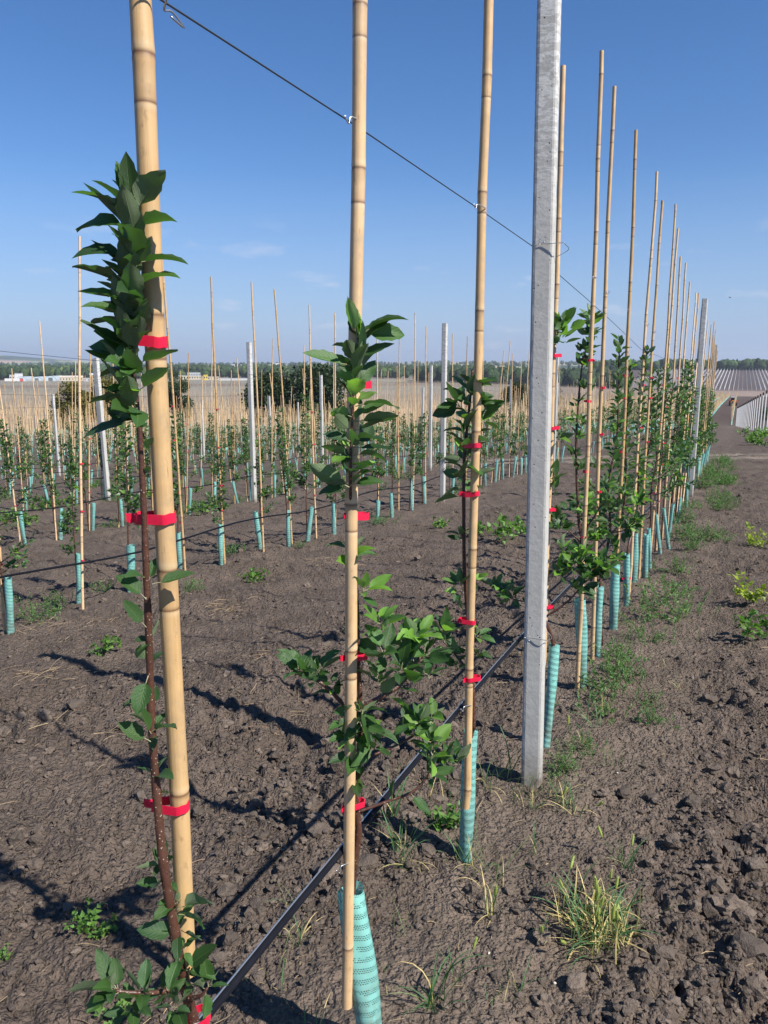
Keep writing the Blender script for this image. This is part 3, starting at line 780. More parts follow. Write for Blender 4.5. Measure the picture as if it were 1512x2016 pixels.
c4, B4, D4 = near_cane((1067, 1440), (1109, 130), 2.95, .0105, .0095, [(700, R(20)), (843, R(10)), (1003, R(20)), (1195, R(10))], 'bamboo cane half hidden behind the right edge of the big concrete post', 14, .0, nodes_px=[(1101, 300), (1098, 430), (1096, 560), (1090, 735), (1082, 905), (1076, 1050)])
for o in (c1, c2, c3, c4): o['group'] = G1
CANE1 = [  # base u, top pixel
    (3.58, (1185, 100), 'tallest looking bamboo cane right of the big concrete post'),
    (4.02, (1210, 170), 'second bamboo cane right of the big concrete post'),
    (4.78, (1252, 256), 'third bamboo cane right of the big concrete post'),
    (5.55, (1294, 338), 'fourth bamboo cane right of the big concrete post, leaning right'),
    (6.15, (1304, 395), 'fifth bamboo cane right of the big concrete post'),
    (7.00, (1330, 402), 'sixth bamboo cane right of the big concrete post, leaning right at its top'),
    (7.62, (1335, 450), 'seventh bamboo cane right of the big concrete post'),
    (8.25, (1340, 505), 'eighth bamboo cane right of the big concrete post'),
    (8.90, (1350, 518), 'ninth bamboo cane right of the big concrete post'),
    (9.60, (1358, 555), 'tenth bamboo cane right of the big concrete post'),
    (10.3, (1371, 577), 'eleventh bamboo cane right of the big post, in the bunch before the second post'),
    (10.9, (1376, 577), 'twelfth bamboo cane right of the big post, crossing the bunch'),
    (11.6, (1382, 605), 'last bamboo cane before the second concrete post'),
    (12.9, (1386, 605), 'first bamboo cane beyond the second concrete post'),
    (13.5, (1390, 625), 'second bamboo cane beyond the second concrete post'),
    (14.2, (1394, 632), 'third bamboo cane beyond the second concrete post')]
row1_spots = []
for i, (u, tp, lab) in enumerate(CANE1):
    x, y = uv(u, .60); B = Vector((x, y, gz(x, y) - .01)); T = atV(tp[0], tp[1], .60)
    L = (T - B).length
    o = link('bamboo_cane', cane_mesh(L, .0112, .0085, 200 + i, 12 if i < 7 else 8), None, B, aim(B, T)); tag(o, lab, 'cane', G1)
    row1_spots.append((u, o))
    for z in ([.62, .95, 1.22, 1.5] if i % 2 else [.55, .85, 1.1, 1.38, 1.62]):
        if i < 12: add_tie(o, z + rnd.uniform(-.07, .07), rnd.uniform(-.6, .9))
u = 14.9
while u < 21.6:
    x, y = uv(u, .60 + rnd.uniform(-.05, .05)); B = Vector((x, y, gz(x, y) - .02)); tx, ty = uv(u + rnd.uniform(-.05, .25), .60 + rnd.uniform(-.1, .08))
    o = place_cane(B, (tx, ty, B.z + rnd.uniform(2.75, 2.98)), '%s bamboo cane beyond the second concrete post of the nearest row' % ordinal(round((u - 12.9) / .64) + 1), G1)
    row1_spots.append((u, o)); u += .64

# ------------------------------------------------------------------ plastic sleeves round the trunks
def guard_mesh(B, T, r, seed, seg=20, rings=22, dent=.2, thick=True):
    q = random.Random(seed); B = Vector(B); T = Vector(T); ax = (T - B); L = ax.length; ax.normalize(); a = ax.orthogonal().normalized(); b = ax.cross(a)
    vs, uvs, fs = [], [], []; p1_, p2_ = q.uniform(0, 6), q.uniform(0, 6)
    for lay, k_ in ((0, 1.0), (1, .955)) if thick else ((0, 1.0),):
        for i in range(rings + 1):
            z = L * i / rings
            bendx = math.sin(z * 6 + p1_) * .004; bendy = math.sin(z * 5 + p2_) * .004
            for j_ in range(seg + 1):
                w = 2 * math.pi * j_ / seg
                rr3 = r * k_ * (1 + dent * (.5 * math.sin(2 * w + p1_ + z * 7) + .3 * math.sin(3 * w + z * 23 + p2_)) + .10 * math.sin(z * 11 + p2_))
                rr3 *= 1 + (.10 * (i / rings) ** 6) * math.sin(w + 1)
                zz = z + (.006 * math.sin(w * 2 + p1_) if i == rings else 0)
                vs.append(a * (math.cos(w) * rr3 + bendx) + b * (math.sin(w) * rr3 + bendy) + ax * zz)
                uvs.append((w * r, z + w * .0036 * 1.0))
        o_ = lay * (rings + 1) * (seg + 1); c_ = seg + 1
        for i in range(rings):
            for j_ in range(seg):
                f = (o_ + i * c_ + j_, o_ + i * c_ + j_ + 1, o_ + (i + 1) * c_ + j_ + 1, o_ + (i + 1) * c_ + j_)
                fs.append(f if lay == 0 else f[::-1])
    mb = MB(); mb.add(vs, fs); mb.uv = uvs
    return mb.mesh('tree_guard', M['guard'])
GG = 'turquoise tree sleeves in the nearest row'
def guard(B, T, r, seed, label, group=GG, **k):
    o = link('tree_guard', guard_mesh(B, T, r, seed, **k), None, Vector(B)); return tag(o, label, 'tree guard', group)
g2T = atY(716, 1752, 1.40); g2B = Vector((g2T.x + .022, g2T.y + .02, 0)); g2B.z = gz(g2B.x, g2B.y) - .03
# its foot leaves the picture at lower right
q_ = atY(735, 2060, 1.36); g2B = Vector((q_.x, q_.y, gz(q_.x, q_.y) - .03))
guard(g2B, atY(692, 1752, 1.42), .0255, 1, 'front turquoise perforated sleeve at the bottom, behind the second cane', seg=28, rings=40)
g3B = ground_px(915, 1695); g3T = atY(927, 1437, g3B.y); g3B.z -= .03
guard(g3B, g3T, .021, 2, 'turquoise sleeve behind the lower end of the third cane', seg=24, rings=34)
GPX = [((1073, 1468), (1091, 1270), .020, 'leaning turquoise sleeve just right of the foot of the big concrete post'),
       ((1145, 1357), (1143, 1178), .024, 'upright turquoise sleeve, second to the right of the big concrete post'),
       ((1176, 1296), (1181, 1155), .021, 'turquoise sleeve, third to the right of the big concrete post'),
       ((1207, 1238), (1213, 1112), .027, 'wide dirt stained turquoise sleeve, fourth right of the big post'),
       ((1233, 1190), (1235, 1090), .021, 'turquoise sleeve with a red tie round its middle'),
       ((1247, 1152), (1252, 1048), .025, 'turquoise sleeve, sixth right of the big concrete post'),
       ((1271, 1140), (1273, 1052), .022, 'turquoise sleeve that tapers to its foot, seventh right of the post'),
       ((1279, 1118), (1277, 1040), .016, 'narrow turquoise sleeve tucked behind the seventh one'),
       ((1301, 1092), (1292, 1012), .016, 'turquoise sleeve leaning left, before the crossed pair'),
       ((1318, 1080), (1306, 1000), .016, 'left sleeve of the crossed turquoise pair'),
       ((1316, 1064), (1325, 992), .017, 'right sleeve of the crossed turquoise pair'),
       ((1334, 1030), (1340, 980), .019, 'short turquoise sleeve just before the second concrete post'),
       ((1352, 1000), (1353, 950), .019, 'turquoise sleeve touching the foot of the second concrete post')]
GPOS = []
for i, (b, tp, r, lab) in enumerate(GPX):
    B = ground_px(*b); T = atY(tp[0], tp[1], B.y + (.06 if i == 0 else 0)); B.z -= .02
    o = guard(B, T, r, 20 + i, lab, seg=16, rings=16, dent=.16); GPOS.append((B, T))
    if i == 4: link('red_tie', tie_mesh(.002, r * 1.12, r * 1.1, .012, 5, 20), o, (T - B) * .55)
for i, (b, tp) in enumerate([((1333, 930), (1333, 880)), ((1344, 930), (1346, 868)), ((1353, 940), (1354, 862))]):
    B = atV(b[0], b[1], .58); T = atV(tp[0], tp[1], .58)
    guard(B, T, .022, 60 + i, 'turquoise sleeve slid high up its cane, %s of three before the second post' % ['left', 'middle', 'right'][i], seg=12, rings=8)

# ------------------------------------------------------------------ the three foreground saplings
GT = 'young apple trees of the nearest row'
def px(y_, *pts): return [atY(a, b, y_ + (c if c else 0)) for a, b, c in [(p + (0,))[:3] for p in pts]]
# tree 1
x, y = uv(.76, .60); root = empty('apple_sapling', (x, y, gz(x, y))); tag(root, 'foremost young apple tree at left with a dense dark leafy top', 'tree', GT)
Yt = Y1 - .012
tr1 = px(Yt, (405, 2300, .05), (392, 2090, .03), (378, 2000, .0), (362, 1930, -.02), (345, 1840, -.025), (322, 1700, -.02), (310, 1580, -.01), (299, 1430), (293, 1250), (288, 1130), (283, 1000), (277, 880), (270, 800), (262, 720), (268, 620), (266, 520), (262, 450), (260, 425))
limb(root, 'trunk', tr1, .0092, .0022, 12, 1.7)
up = Vector((0, 0, 1))
top = px(Yt, (270, 840), (266, 760), (264, 690), (268, 610), (266, 520), (262, 450), (259, 418))
stem_leaves(root, top, 86, .046, (.25, 1.15), .03, side=Vector((-.9, -.6, 0)))
for (x_, y_), (dx, dy, dz), L in [((256, 425), (-1.1, -.1, .75), .052), ((257, 415), (-.35, .1, 1.2), .040), ((259, 412), (-.0, -.15, 1.1), .044), ((264, 425), (.7, -.2, 1.0), .050), ((261, 418), (.25, .3, 1.2), .044),
        ((268, 450), (1, -.25, .35), .045), ((268, 520), (1.1, -.2, .25), .047), ((264, 450), (-1.1, 0, .2), .050), ((262, 510), (-1.1, -.2, .25), .052), ((262, 570), (-1.0, -.1, .5), .056), ((266, 570), (.8, -.3, .5), .050), ((262, 590), (-1, 0, .1), .048),
        ((262, 690), (-1.1, -.1, .55), .054), ((265, 715), (1.1, -.4, .2), .045), ((262, 780), (-.7, -.1, .7), .044), ((272, 770), (.8, -.5, .45), .045), ((270, 795), (-.9, -.3, .25), .040), ((262, 700), (-.1, -.6, .9), .050), ((268, 700), (.3, -.7, .9), .050),
        ((266, 470), (.1, -.8, .8), .046), ((262, 520), (.3, -.7, .7), .050), ((268, 600), (.2, -.9, .8), .046), ((258, 430), (-.4, -.6, .9), .046), ((262, 640), (-.5, -.5, .5), .046)]:
    put_leaf(root, atY(x_, y_, Yt - .01), (dx, dy, dz), L, roll=rnd.uniform(-.5, .5))
for y_, n in ((880, 2), (930, 1), (1090, 1), (1140, 2), (1255, 3), (1300, 2), (1380, 2), (1440, 4), (1520, 4), (1560, 2), (1700, 5), (1735, 4)):
    k = np.interp(y_, [1000, 1250, 1430, 1700], [283, 293, 299, 322]); P = atY(k, y_, Yt)
    whorl(root, P, (rnd.uniform(-.5, .4), -.5, .8), n, .032, 1.1)
for (x_, y_), (dx, dy, dz), L in [((297, 1460), (-1, -.2, .75), .040), ((299, 1440), (.9, -.4, .6), .036), ((300, 1450), (-.3, -.2, 1), .036), ((288, 1235), (-.6, -.3, 1.), .034), ((292, 1330), (-.2, -.7, -.9), .040), ((288, 1180), (-.8, 0, .9), .036), ((300, 1150), (1.3, .2, .25), .040),
        ((350, 1790), (1., -.1, .55), .046), ((352, 1800), (1., -.3, .1), .038), ((350, 1840), (-1, -.3, .5), .042), ((362, 1905), (.9, -.1, .7), .046), ((362, 1910), (1, -.2, .1), .036), ((358, 1880), (-.2, -.8, -.2), .034)]:
    put_leaf(root, atY(x_, y_, Yt - .025), (dx, dy, dz), L)
for P in ((345, 1775), (352, 1830), (360, 1870), (366, 1925)): whorl(root, atY(P[0], P[1], Yt - .02), (rnd.uniform(-.4, .6), -.6, .6), 5, .032, 1.2)
br = px(Yt, (368, 1935, -.02), (330, 1950, -.04), (280, 1955, -.06), (225, 1950, -.07)); limb(root, 'branch', br, .0042, .002, 6)
whorl(root, br[-1], (-.8, -.4, .6), 9, .046, 1.0); whorl(root, br[-2], (-.1, -.5, .8), 7, .038, 1.1); whorl(root, br[1], (.1, -.6, .6), 6, .032, 1.2)
whorl(root, atY(255, 1985, Yt - .05), (-.3, -.7, .2), 6, .04, 1.2); whorl(root, atY(345, 1985, Yt - .05), (0, -.6, .3), 7, .034, 1.3)
br = px(Yt, (370, 1965, -.02), (395, 1960, -.03), (408, 1945, -.03)); limb(root, 'branch', br, .003, .0018, 6)
whorl(root, br[-1], (.4, -.3, .9), 5, .042, .9)
tie_low = link('red_tie', tie_mesh(.008, .0125, .012, .014, 99, 24), root, atY(384, 2008, Yt) - root.location, (R(10), R(-15), R(30)))

# tree 2
x, y = g2B.x, g2B.y; root = empty('apple_sapling', (x, y, gz(x, y))); tag(root, 'young apple tree with long side branches, second from the left', 'tree', GT)
Yt = Y2 + .02
G2T = atY(692, 1752, 1.42)
tr2 = [g2B.lerp(G2T, .4), g2B.lerp(G2T, .75), g2B.lerp(G2T, .97)] + px(Yt, (699, 1690), (706, 1640), (702, 1580), (704, 1520), (708, 1460), (709, 1380), (705, 1300), (704, 1220), (700, 1130), (693, 1050, -.02), (690, 960, -.045), (692, 860, -.05), (697, 760, -.05), (703, 705, -.05), (706, 665, -.05))
limb(root, 'trunk', tr2, .0095, .0021, 12, 1.6)
top = px(Yt, (690, 960, -.045), (692, 900, -.05), (694, 840, -.05), (699, 770, -.05), (704, 710, -.05), (706, 668, -.05)); stem_leaves(root, top, 46, .050, (.35, 1.15), .14)
for (x_, y_), (dx, dy, dz), L, yg in [((703, 662), (-.35, -.2, 1.2), .055, 1), ((708, 664), (.1, .2, 1.2), .050, 1), ((712, 660), (1.0, -.2, .75), .066, 0), ((712, 660), (1, .1, .1), .060, 0), ((690, 720), (-1.1, -.1, .25), .062, 0), ((705, 740), (.2, -.7, .9), .06, 0), ((700, 790), (.1, -.8, 1.), .056, 1), ((700, 800), (.9, -.3, .25), .062, 0), ((698, 830), (1, -.2, .1), .062, 0), ((695, 880), (1., -.3, -.05), .058, 0),
        ((688, 960), (-1, -.3, .6), .064, 0), ((688, 965), (-1, -.2, .1), .045, 0), ((690, 958), (.5, -.4, .7), .045, 0), ((690, 955), (.9, -.3, .3), .05, 0), ((690, 900), (-.8, -.2, .5), .048, 0)]:
    put_leaf(root, atY(x_, y_, Yt - .055), (dx, dy, dz), L, young=bool(yg))
for P, d, n, L, yg in (((694, 1100), (.2, -.5, .8), 6, .046, .5), ((692, 1085), (-.4, -.4, .6), 3, .042, .3), ((715, 1165), (.6, -.4, .7), 7, .048, .5), ((704, 1235), (-.2, -.6, .5), 3, .03, 0), ((700, 1540), (.1, -.6, .7), 6, .035, 0)):
    whorl(root, atY(P[0], P[1], Yt - .01), d, n, L, 1.0, yg)
def branch(root, Yt, pts, r0, r1, clusters, side_n=0, L=.05, young=.1):
    p = px(Yt, *pts); limb(root, 'branch', p, r0, r1, 7)
    for (cx, cy, cd), n, LL, yg in clusters: whorl(root, atY(cx, cy, Yt + cd), (rnd.uniform(-.35, .35), rnd.uniform(-.6, 0), 1), n, LL, 1.05, yg)
    if side_n: stem_leaves(root, p[1:] if len(p) > 2 else p, side_n, L, (.3, .9), young)
branch(root, Yt, [(710, 1395), (745, 1375, .0), (790, 1345, .02), (830, 1290, .05), (870, 1245, .08)], .0062, .003,
       [((752, 1230, -.02), 9, .056, .75), ((755, 1290, -.02), 9, .056, .25), ((745, 1340, -.01), 8, .05, 0), ((790, 1320, .0), 9, .054, .05), ((822, 1255, .03), 9, .058, .75), ((835, 1290, .03), 8, .052, .05), ((872, 1245, .07), 8, .052, .2), ((800, 1270, .02), 8, .05, .1), ((845, 1330, .03), 5, .045, .1)], 16, .05, .1)
branch(root, Yt, [(704, 1412), (675, 1385), (640, 1350), (600, 1325), (585, 1320)], .0052, .0026,
       [((592, 1322, 0), 9, .050, .1), ((625, 1322, 0), 7, .046, .1), ((652, 1350, .01), 6, .042, .1), ((612, 1335, 0), 6, .045, .1)], 5, .04)
for P, n in (((705, 1420), 10), ((690, 1450), 9), ((725, 1440), 9), ((700, 1480), 8), ((735, 1465), 6), ((715, 1400), 7)): whorl(root, atY(P[0], P[1], Yt - .02), (rnd.uniform(-.5, .5), -.8, .4), n, .048, 1.2, .08)
branch(root, Yt, [(712, 1495), (770, 1472, .02), (815, 1447, .04), (825, 1430, .04)], .003, .002, [((828, 1425, .03), 10, .056, .25), ((850, 1420, .04), 6, .05, .2), ((815, 1440, .03), 5, .045, 0)], 4, .04)
branch(root, Yt, [(706, 1598), (750, 1582, .01), (810, 1560, .02), (840, 1530, .03), (852, 1500, .03)], .0034, .002, [((850, 1490, .02), 10, .05, .35), ((848, 1465, .03), 7, .046, .45), ((880, 1500, .03), 8, .046, .15), ((850, 1525, .02), 8, .042, .1), ((900, 1500, .04), 5, .045, .1)], 3, .04)

# tree 3
x, y = g3B.x, g3B.y; root = empty('apple_sapling', (x, y, gz(x, y))); tag(root, 'slim young apple tree growing behind the third cane', 'tree', GT)
Yt = Y3 + .035
tr3 = [g3B.lerp(g3T, .5), g3B.lerp(g3T, .93)] + px(Yt, (932, 1425), (930, 1350), (925, 1260), (915, 1130), (913, 1000), (914, 900), (922, 820), (928, 760), (930, 730))
limb(root, 'trunk', tr3, .0085, .0028, 10)
top = px(Yt, (913, 980), (914, 900), (921, 830), (928, 765)); stem_leaves(root, top, 42, .062, (.1, .9), .15)
for P, d, n, L in (((905, 800), (-.8, -.2, .5), 6, .07), ((940, 790), (.8, -.1, .4), 6, .07), ((945, 830), (.9, 0, .2), 4, .07), ((935, 765), (.3, 0, 1), 5, .06), ((905, 1055), (-.6, -.3, .6), 6, .05), ((905, 1150), (-.6, -.3, .6), 6, .052), ((905, 1165), (-.7, -.2, -.1), 5, .045), ((935, 1140), (.8, 0, .1), 3, .05), ((938, 1255), (.4, -.2, .6), 5, .045), ((940, 1290), (.5, -.2, .5), 4, .04)):
    whorl(root, atY(P[0], P[1], Yt), d, n, L, 1.0, .2)
branch(root, Yt, [(928, 1330), (905, 1300, .02), (885, 1275, .05), (872, 1262, .06)], .0045, .0025, [((872, 1258, .04), 8, .052, .1), ((890, 1285, .04), 7, .05, .1), ((900, 1310, .03), 6, .045, 0)], 5, .045)

# ------------------------------------------------------------------ the next saplings of the row, leaf by leaf
def sapling_near(u, v, H_, gT, seed, nl, label, bspread=.35, trunk_px=None, branches=None, low=.55, dens=1.0, lo=True):
    x, y = uv(u, v); root = empty('apple_sapling', (x, y, gz(x, y))); tag(root, label, 'tree', GT)
    q = random.Random(seed); z0 = root.location.z
    base = Vector((x, y, z0 - .02)); g = Vector(gT) if gT is not None else base + Vector((0, 0, .45))
    ctr = [base, g]
    for i in range(1, 6):
        f = i / 5; ctr.append(Vector((x + q.uniform(-.02, .02), y + q.uniform(-.02, .02), g.z + (z0 + H_ - g.z) * f)))
    limb(root, 'trunk', ctr, .009, .003, 8)
    nb = q.randint(3, 4); left = nl
    for i in range(nb):
        zz = low + i * .09 + q.uniform(-.03, .05); w = q.uniform(-1.1, 1.1) + (math.pi if i % 2 else 0) - ROWROT * -1 * 0 + (math.pi / 2 - math.atan2(SU, CU))
        L = bspread * q.uniform(.6, 1.1)
        P0 = Vector((x, y, z0 + zz)); d = Vector((math.cos(w), math.sin(w), q.uniform(.25, .6))).normalized()
        p = [P0, P0 + d * L * .5, P0 + d * L + Vector((0, 0, L * .25))]
        limb(root, 'branch', p, .0042, .002, 5)
        k = int(nl * .13); stem_leaves(root, p[1:], k, .052, (.3, .9), .12, lo=lo); left -= k
        whorl(root, p[-1], (d.x, d.y, .8), 6, .055, .9, .35, lo=lo); left -= 6
    stem_leaves(root, ctr[-5:], max(left, 30), .056, (.1, 1.0), .08, lo=lo)
    return root
def cl(root, pts, Y):
    for x_, y_, n, L, yg in [(a + rnd.uniform(-9, 9) * j_, b + rnd.uniform(-12, 12) * j_, int(n * (1.15 if j_ == 0 else .7)), L, yg) for a, b, n, L, yg in pts for j_ in (0, 1)]: whorl(root, atY(x_, y_, Y), (rnd.uniform(-.4, .4), -.4, .9), n, L, 1.05, yg, lo=True)
# fourth: its trunk is hidden by the concrete post, side branches show on both sides
x, y = GPOS[0][0].x, GPOS[0][0].y; root = empty('apple_sapling', (x, y, gz(x, y))); tag(root, 'young apple tree partly hidden behind the big concrete post, one branch to each side', 'tree', GT)
Yt = 2.95
limb(root, 'trunk', [GPOS[0][0], GPOS[0][1] - Vector((0, 0, .04))] + px(Yt, (1074, 1225), (1070, 1200), (1072, 1130), (1076, 1000), (1082, 850), (1090, 700), (1094, 640)), .0095, .003, 10)
branch(root, Yt, [(1072, 1215), (1100, 1198, -.02), (1122, 1180, -.03), (1140, 1160, -.03)], .005, .003, [], 0)
branch(root, Yt, [(1072, 1190), (1040, 1185, .1), (1012, 1180, .14), (992, 1170, .15)], .004, .002, [((990, 1168, .12), 10, .07, .05), ((1010, 1178, .12), 7, .065, .0), ((975, 1155, .14), 5, .06, .2)], 4, .05)
cl(root, [(1108, 640, 7, .075, .4), (1105, 665, 6, .07, .1), (1100, 650, 5, .06, .4), (1098, 860, 4, .06, .1), (1090, 945, 7, .07, .2), (1090, 965, 4, .06, .0), (1095, 1030, 6, .055, .1), (1135, 1160, 10, .065, .0), (1155, 1140, 10, .065, .1), (1120, 1120, 9, .06, .2), (1160, 1120, 8, .06, .2), (1110, 1080, 8, .06, .2), (1100, 1040, 6, .055, .3), (1180, 1130, 8, .065, .1), (1195, 1120, 8, .065, .5), (1150, 1090, 8, .06, .7), (1140, 1110, 8, .06, .1), (1100, 1130, 7, .06, .2)], Yt)
# fifth: forked
x, y = GPOS[1][0].x, GPOS[1][0].y; root = empty('apple_sapling', (x, y, gz(x, y))); tag(root, 'forked young apple tree just right of the big concrete post', 'tree', GT)
Yt = 3.72
limb(root, 'trunk', [GPOS[1][0], GPOS[1][1]] + px(Yt, (1144, 1120), (1145, 1065), (1140, 1030), (1136, 960), (1134, 880), (1138, 800), (1146, 720), (1158, 670), (1164, 645)), .0095, .003, 10)
branch(root, Yt, [(1145, 1052), (1165, 1025), (1180, 1000), (1192, 990)], .0055, .003, [((1195, 985, .0), 9, .07, .2)], 8, .06)
branch(root, Yt, [(1143, 1068), (1120, 1045), (1098, 1028)], .004, .002, [((1095, 1022, 0), 9, .062, .1), ((1112, 1040, 0), 6, .06, .1)], 4, .055)
cl(root, [(1162, 660, 10, .07, .1), (1165, 640, 8, .075, .1), (1152, 690, 8, .07, .1), (1148, 720, 9, .065, .1), (1150, 760, 8, .07, .0), (1140, 830, 8, .065, .2), (1140, 860, 7, .06, .5), (1130, 900, 7, .06, .2), (1140, 925, 6, .06, .4), (1150, 1005, 7, .06, .7), (1158, 985, 6, .06, .6), (1165, 1065, 8, .065, .3), (1172, 1050, 8, .06, .7), (1190, 1060, 8, .06, .3), (1135, 1085, 7, .06, .1), (1140, 790, 6, .06, .1)], Yt)
_r5 = root
cl(_r5, [(1205, 1075, 8, .065, .2), (1222, 1040, 8, .065, .3), (1212, 1000, 8, .065, .2), (1240, 1015, 7, .065, .8), (1228, 975, 8, .06, .2), (1190, 955, 8, .06, .2), (1252, 995, 6, .07, .8), (1180, 1110, 8, .06, .3), (1215, 1100, 8, .065, .7), (1120, 1000, 6, .055, .2), (1175, 920, 7, .06, .1)], 4.15)
spots = [(4.36, 1.72, 'young apple tree with a thick leafy top, second right of the big post'), (4.98, 1.62, 'young apple tree tied to the third cane right of the big post'), (5.62, 1.75, 'tall young apple tree reaching the wire beside the third cane right of the big post'), (6.2, 1.60, 'young apple tree beside the fourth cane right of the big post'), (6.85, 1.66, 'young apple tree beside the fifth cane right of the big post'),
         (7.5, 1.72, 'young apple tree beside the sixth cane right of the big post'), (8.15, 1.58, 'young apple tree between the sixth and seventh canes')]
for i, (u, H_, lab) in enumerate(spots):
    gp = GPOS[2 + i][1] if i < 4 else None
    sapling_near(u, .60, H_, gp, 300 + i, 265 if i < 4 else 230, lab, .34)

# ------------------------------------------------------------------ saplings farther off: trunk + foliage in shared meshes
def foliage_arrays(P, D, L, width=.5, rsd=0):
    """many folded leaves at points P along directions D; 2 quads each"""
    r_ = np.random.RandomState(rsd); n = len(P)
    D = D / np.linalg.norm(D, axis=1)[:, None]
    up = np.array([0, 0, 1.]) + r_.normal(0, .45, (n, 3)); X = np.cross(D, up); X /= np.linalg.norm(X, axis=1)[:, None] + 1e-9
    Zn = np.cross(X, D); w = (L * width * .5)[:, None]; Lc = L[:, None]
    f = r_.uniform(.1, .5, (n, 1)); cu = r_.uniform(.0, .35, (n, 1))
    b = P + D * Lc * .15; m = P + D * Lc * .62 + 0 * Zn; tip = P + D * Lc * 1.12 - Zn * Lc * cu
    l_ = m - D * Lc * .12 - X * w + Zn * w * f; r2 = m - D * Lc * .12 + X * w + Zn * w * f
    V = np.stack([b, l_, m, r2, tip], 1).reshape(-1, 3); k = np.arange(n)[:, None] * 5
    T = np.concatenate([k + [[0, 2, 1]], k + [[0, 3, 2]], k + [[1, 2, 4]], k + [[2, 3, 4]]], 0)
    return V, T
def leaf_colors(n, r_, young=.1, base=(.040, .096, .021), yc=(.11, .22, .03)):
    c = np.array(base)[None] * r_.uniform(.65, 1.35, (n, 1)); y_ = r_.rand(n) < young
    c[y_] = np.array(yc)[None] * r_.uniform(.8, 1.2, (y_.sum(), 1)); return np.repeat(c, 5, 0)
def sapling_arrays(seed, H_=1.65, n=230, spread=.28, lsize=.058):
    r_ = np.random.RandomState(seed); P = []; D = []; br = []
    nt = int(n * .55); z = .75 + (H_ - .75) * r_.rand(nt) ** .85; a = r_.rand(nt) * 6.283
    P.append(np.stack([.012 * np.cos(a), .012 * np.sin(a), z], 1)); el = r_.uniform(.1, .9, nt); D.append(np.stack([np.cos(a) * np.cos(el), np.sin(a) * np.cos(el), np.sin(el)], 1))
    nb = r_.randint(3, 6); k = (n - nt) // nb
    for i in range(nb):
        z0 = r_.uniform(.5, .95); w = r_.rand() * 6.283; L = spread * r_.uniform(.5, 1.1); d = np.array([math.cos(w), math.sin(w), r_.uniform(.3, .8)]); d /= np.linalg.norm(d)
        p0 = np.array([0, 0, z0]); br.append((p0, p0 + d * L)); s_ = r_.uniform(.25, 1.05, (k, 1)); P.append(p0 + d * L * s_ + r_.normal(0, .018, (k, 3)))
        dd = d[None] * .6 + r_.normal(0, .7, (k, 3)); dd[:, 2] += .25; D.append(dd)
    # a few short spurs that make clumps along the stem
    for i in range(5):
        z0 = r_.uniform(.6, H_); k2 = 7; w = r_.rand() * 6.28; p0 = np.array([math.cos(w) * .04, math.sin(w) * .04, z0]); P.append(p0 + r_.normal(0, .02, (k2, 3))); D.append(r_.normal(0, 1, (k2, 3)) + [0, 0, .4])
    P = np.concatenate(P); D = np.concatenate(D); L = lsize * r_.uniform(.7, 1.2, len(P)); return P, D, L, br
def sapling_meshes(seed, **k):
    P, D, L, br = sapling_arrays(seed, **k); V, T = foliage_arrays(P, D, L, .55, seed); r_ = np.random.RandomState(seed + 7)
    fm = np_mesh('foliage', V, T, M['foliage'], True, None, leaf_colors(len(P), r_)); fm.uv_layers.new(name='UVMap')
    mb = MB(); H_ = P[:, 2].max(); mb.tube([(0, 0, -.03), (.006, 0, .5), (-.005, .004, 1.), (0, 0, H_ - .05)], [.009, .008, .006, .003], 6)
    tm = mb.mesh('trunk', M['bark']); bms = []
    for a, b in br:
        m2 = MB(); m2.tube([a, (a + b) / 2 - np.array([0, 0, .01]), b], [.0045, .0035, .002], 5); bms.append(m2.mesh('branch', M['bark']))
    both = MB(); both.tube([(0, 0, -.03), (0, 0, H_ - .05)], [.009, .004], 4)
    nv = len(V); vv = np.vstack([V, np.array(both.v)])
    quads = [f for f in both.f if len(f) == 4]; tris = []
    for f in quads: tris += [(f[0], f[1], f[2]), (f[0], f[2], f[3])]
    TT = np.vstack([T, np.array(tris) + nv]); mi = [0] * len(T) + [1] * len(tris)
    cols = np.vstack([leaf_colors(len(P), r_), np.tile([[.08, .04, .03]], (len(both.v), 1))])
    sm = np_mesh('apple_sapling', vv, TT, [M['foliage'], M['bark']], True, None, cols, mi); sm.uv_layers.new(name='UVMap')
    return fm, tm, bms, sm
SAP = [sapling_meshes(400 + i, H_=1.5 + .045 * i, n=330 + 15 * (i % 4), spread=.22 + .02 * (i % 4)) for i in range(8)]
SAPLO = [sapling_meshes(450 + i, H_=1.5 + .05 * i, n=110, spread=.26, lsize=.085)[3] for i in range(6)]
def place_sapling(x, y, label, group, parts=True, far=False, s=1.0):
    k = rnd.randrange(8); rz = rnd.uniform(0, 6.28); z = gz(x, y); sc = s * rnd.uniform(.9, 1.08); tilt = (R(rnd.uniform(-2.5, 2.5)), R(rnd.uniform(-2.5, 2.5)), rz)
    if parts:
        r_ = empty('apple_sapling', (x, y, z)); r_.rotation_euler = tilt; r_.scale = (sc, sc, sc)
        f = link('foliage', SAP[k][0], r_); f['kind'] = 'stuff'
        link('trunk', SAP[k][1], r_)
        for b in SAP[k][2]: link('branch', b, r_)
    else:
        r_ = link('apple_sapling', SAPLO[k % 6] if far else SAP[k][3], None, (x, y, z), tilt, (sc, sc, sc))
    return tag(r_, label, 'tree', group)
GM = [guard_mesh((0, 0, -.02), (0, 0, .44), .023, 70 + i, 8, 5, .15, False) for i in range(4)]
def place_guard(x, y, label, group):
    o = link('tree_guard', GM[rnd.randrange(4)], None, (x, y, gz(x, y)), (R(rnd.gauss(0, 5)), R(rnd.gauss(0, 5)), rnd.uniform(0, 6)), (1, 1, rnd.uniform(.85, 1.1)))
    return tag(o, label, 'tree guard', group)
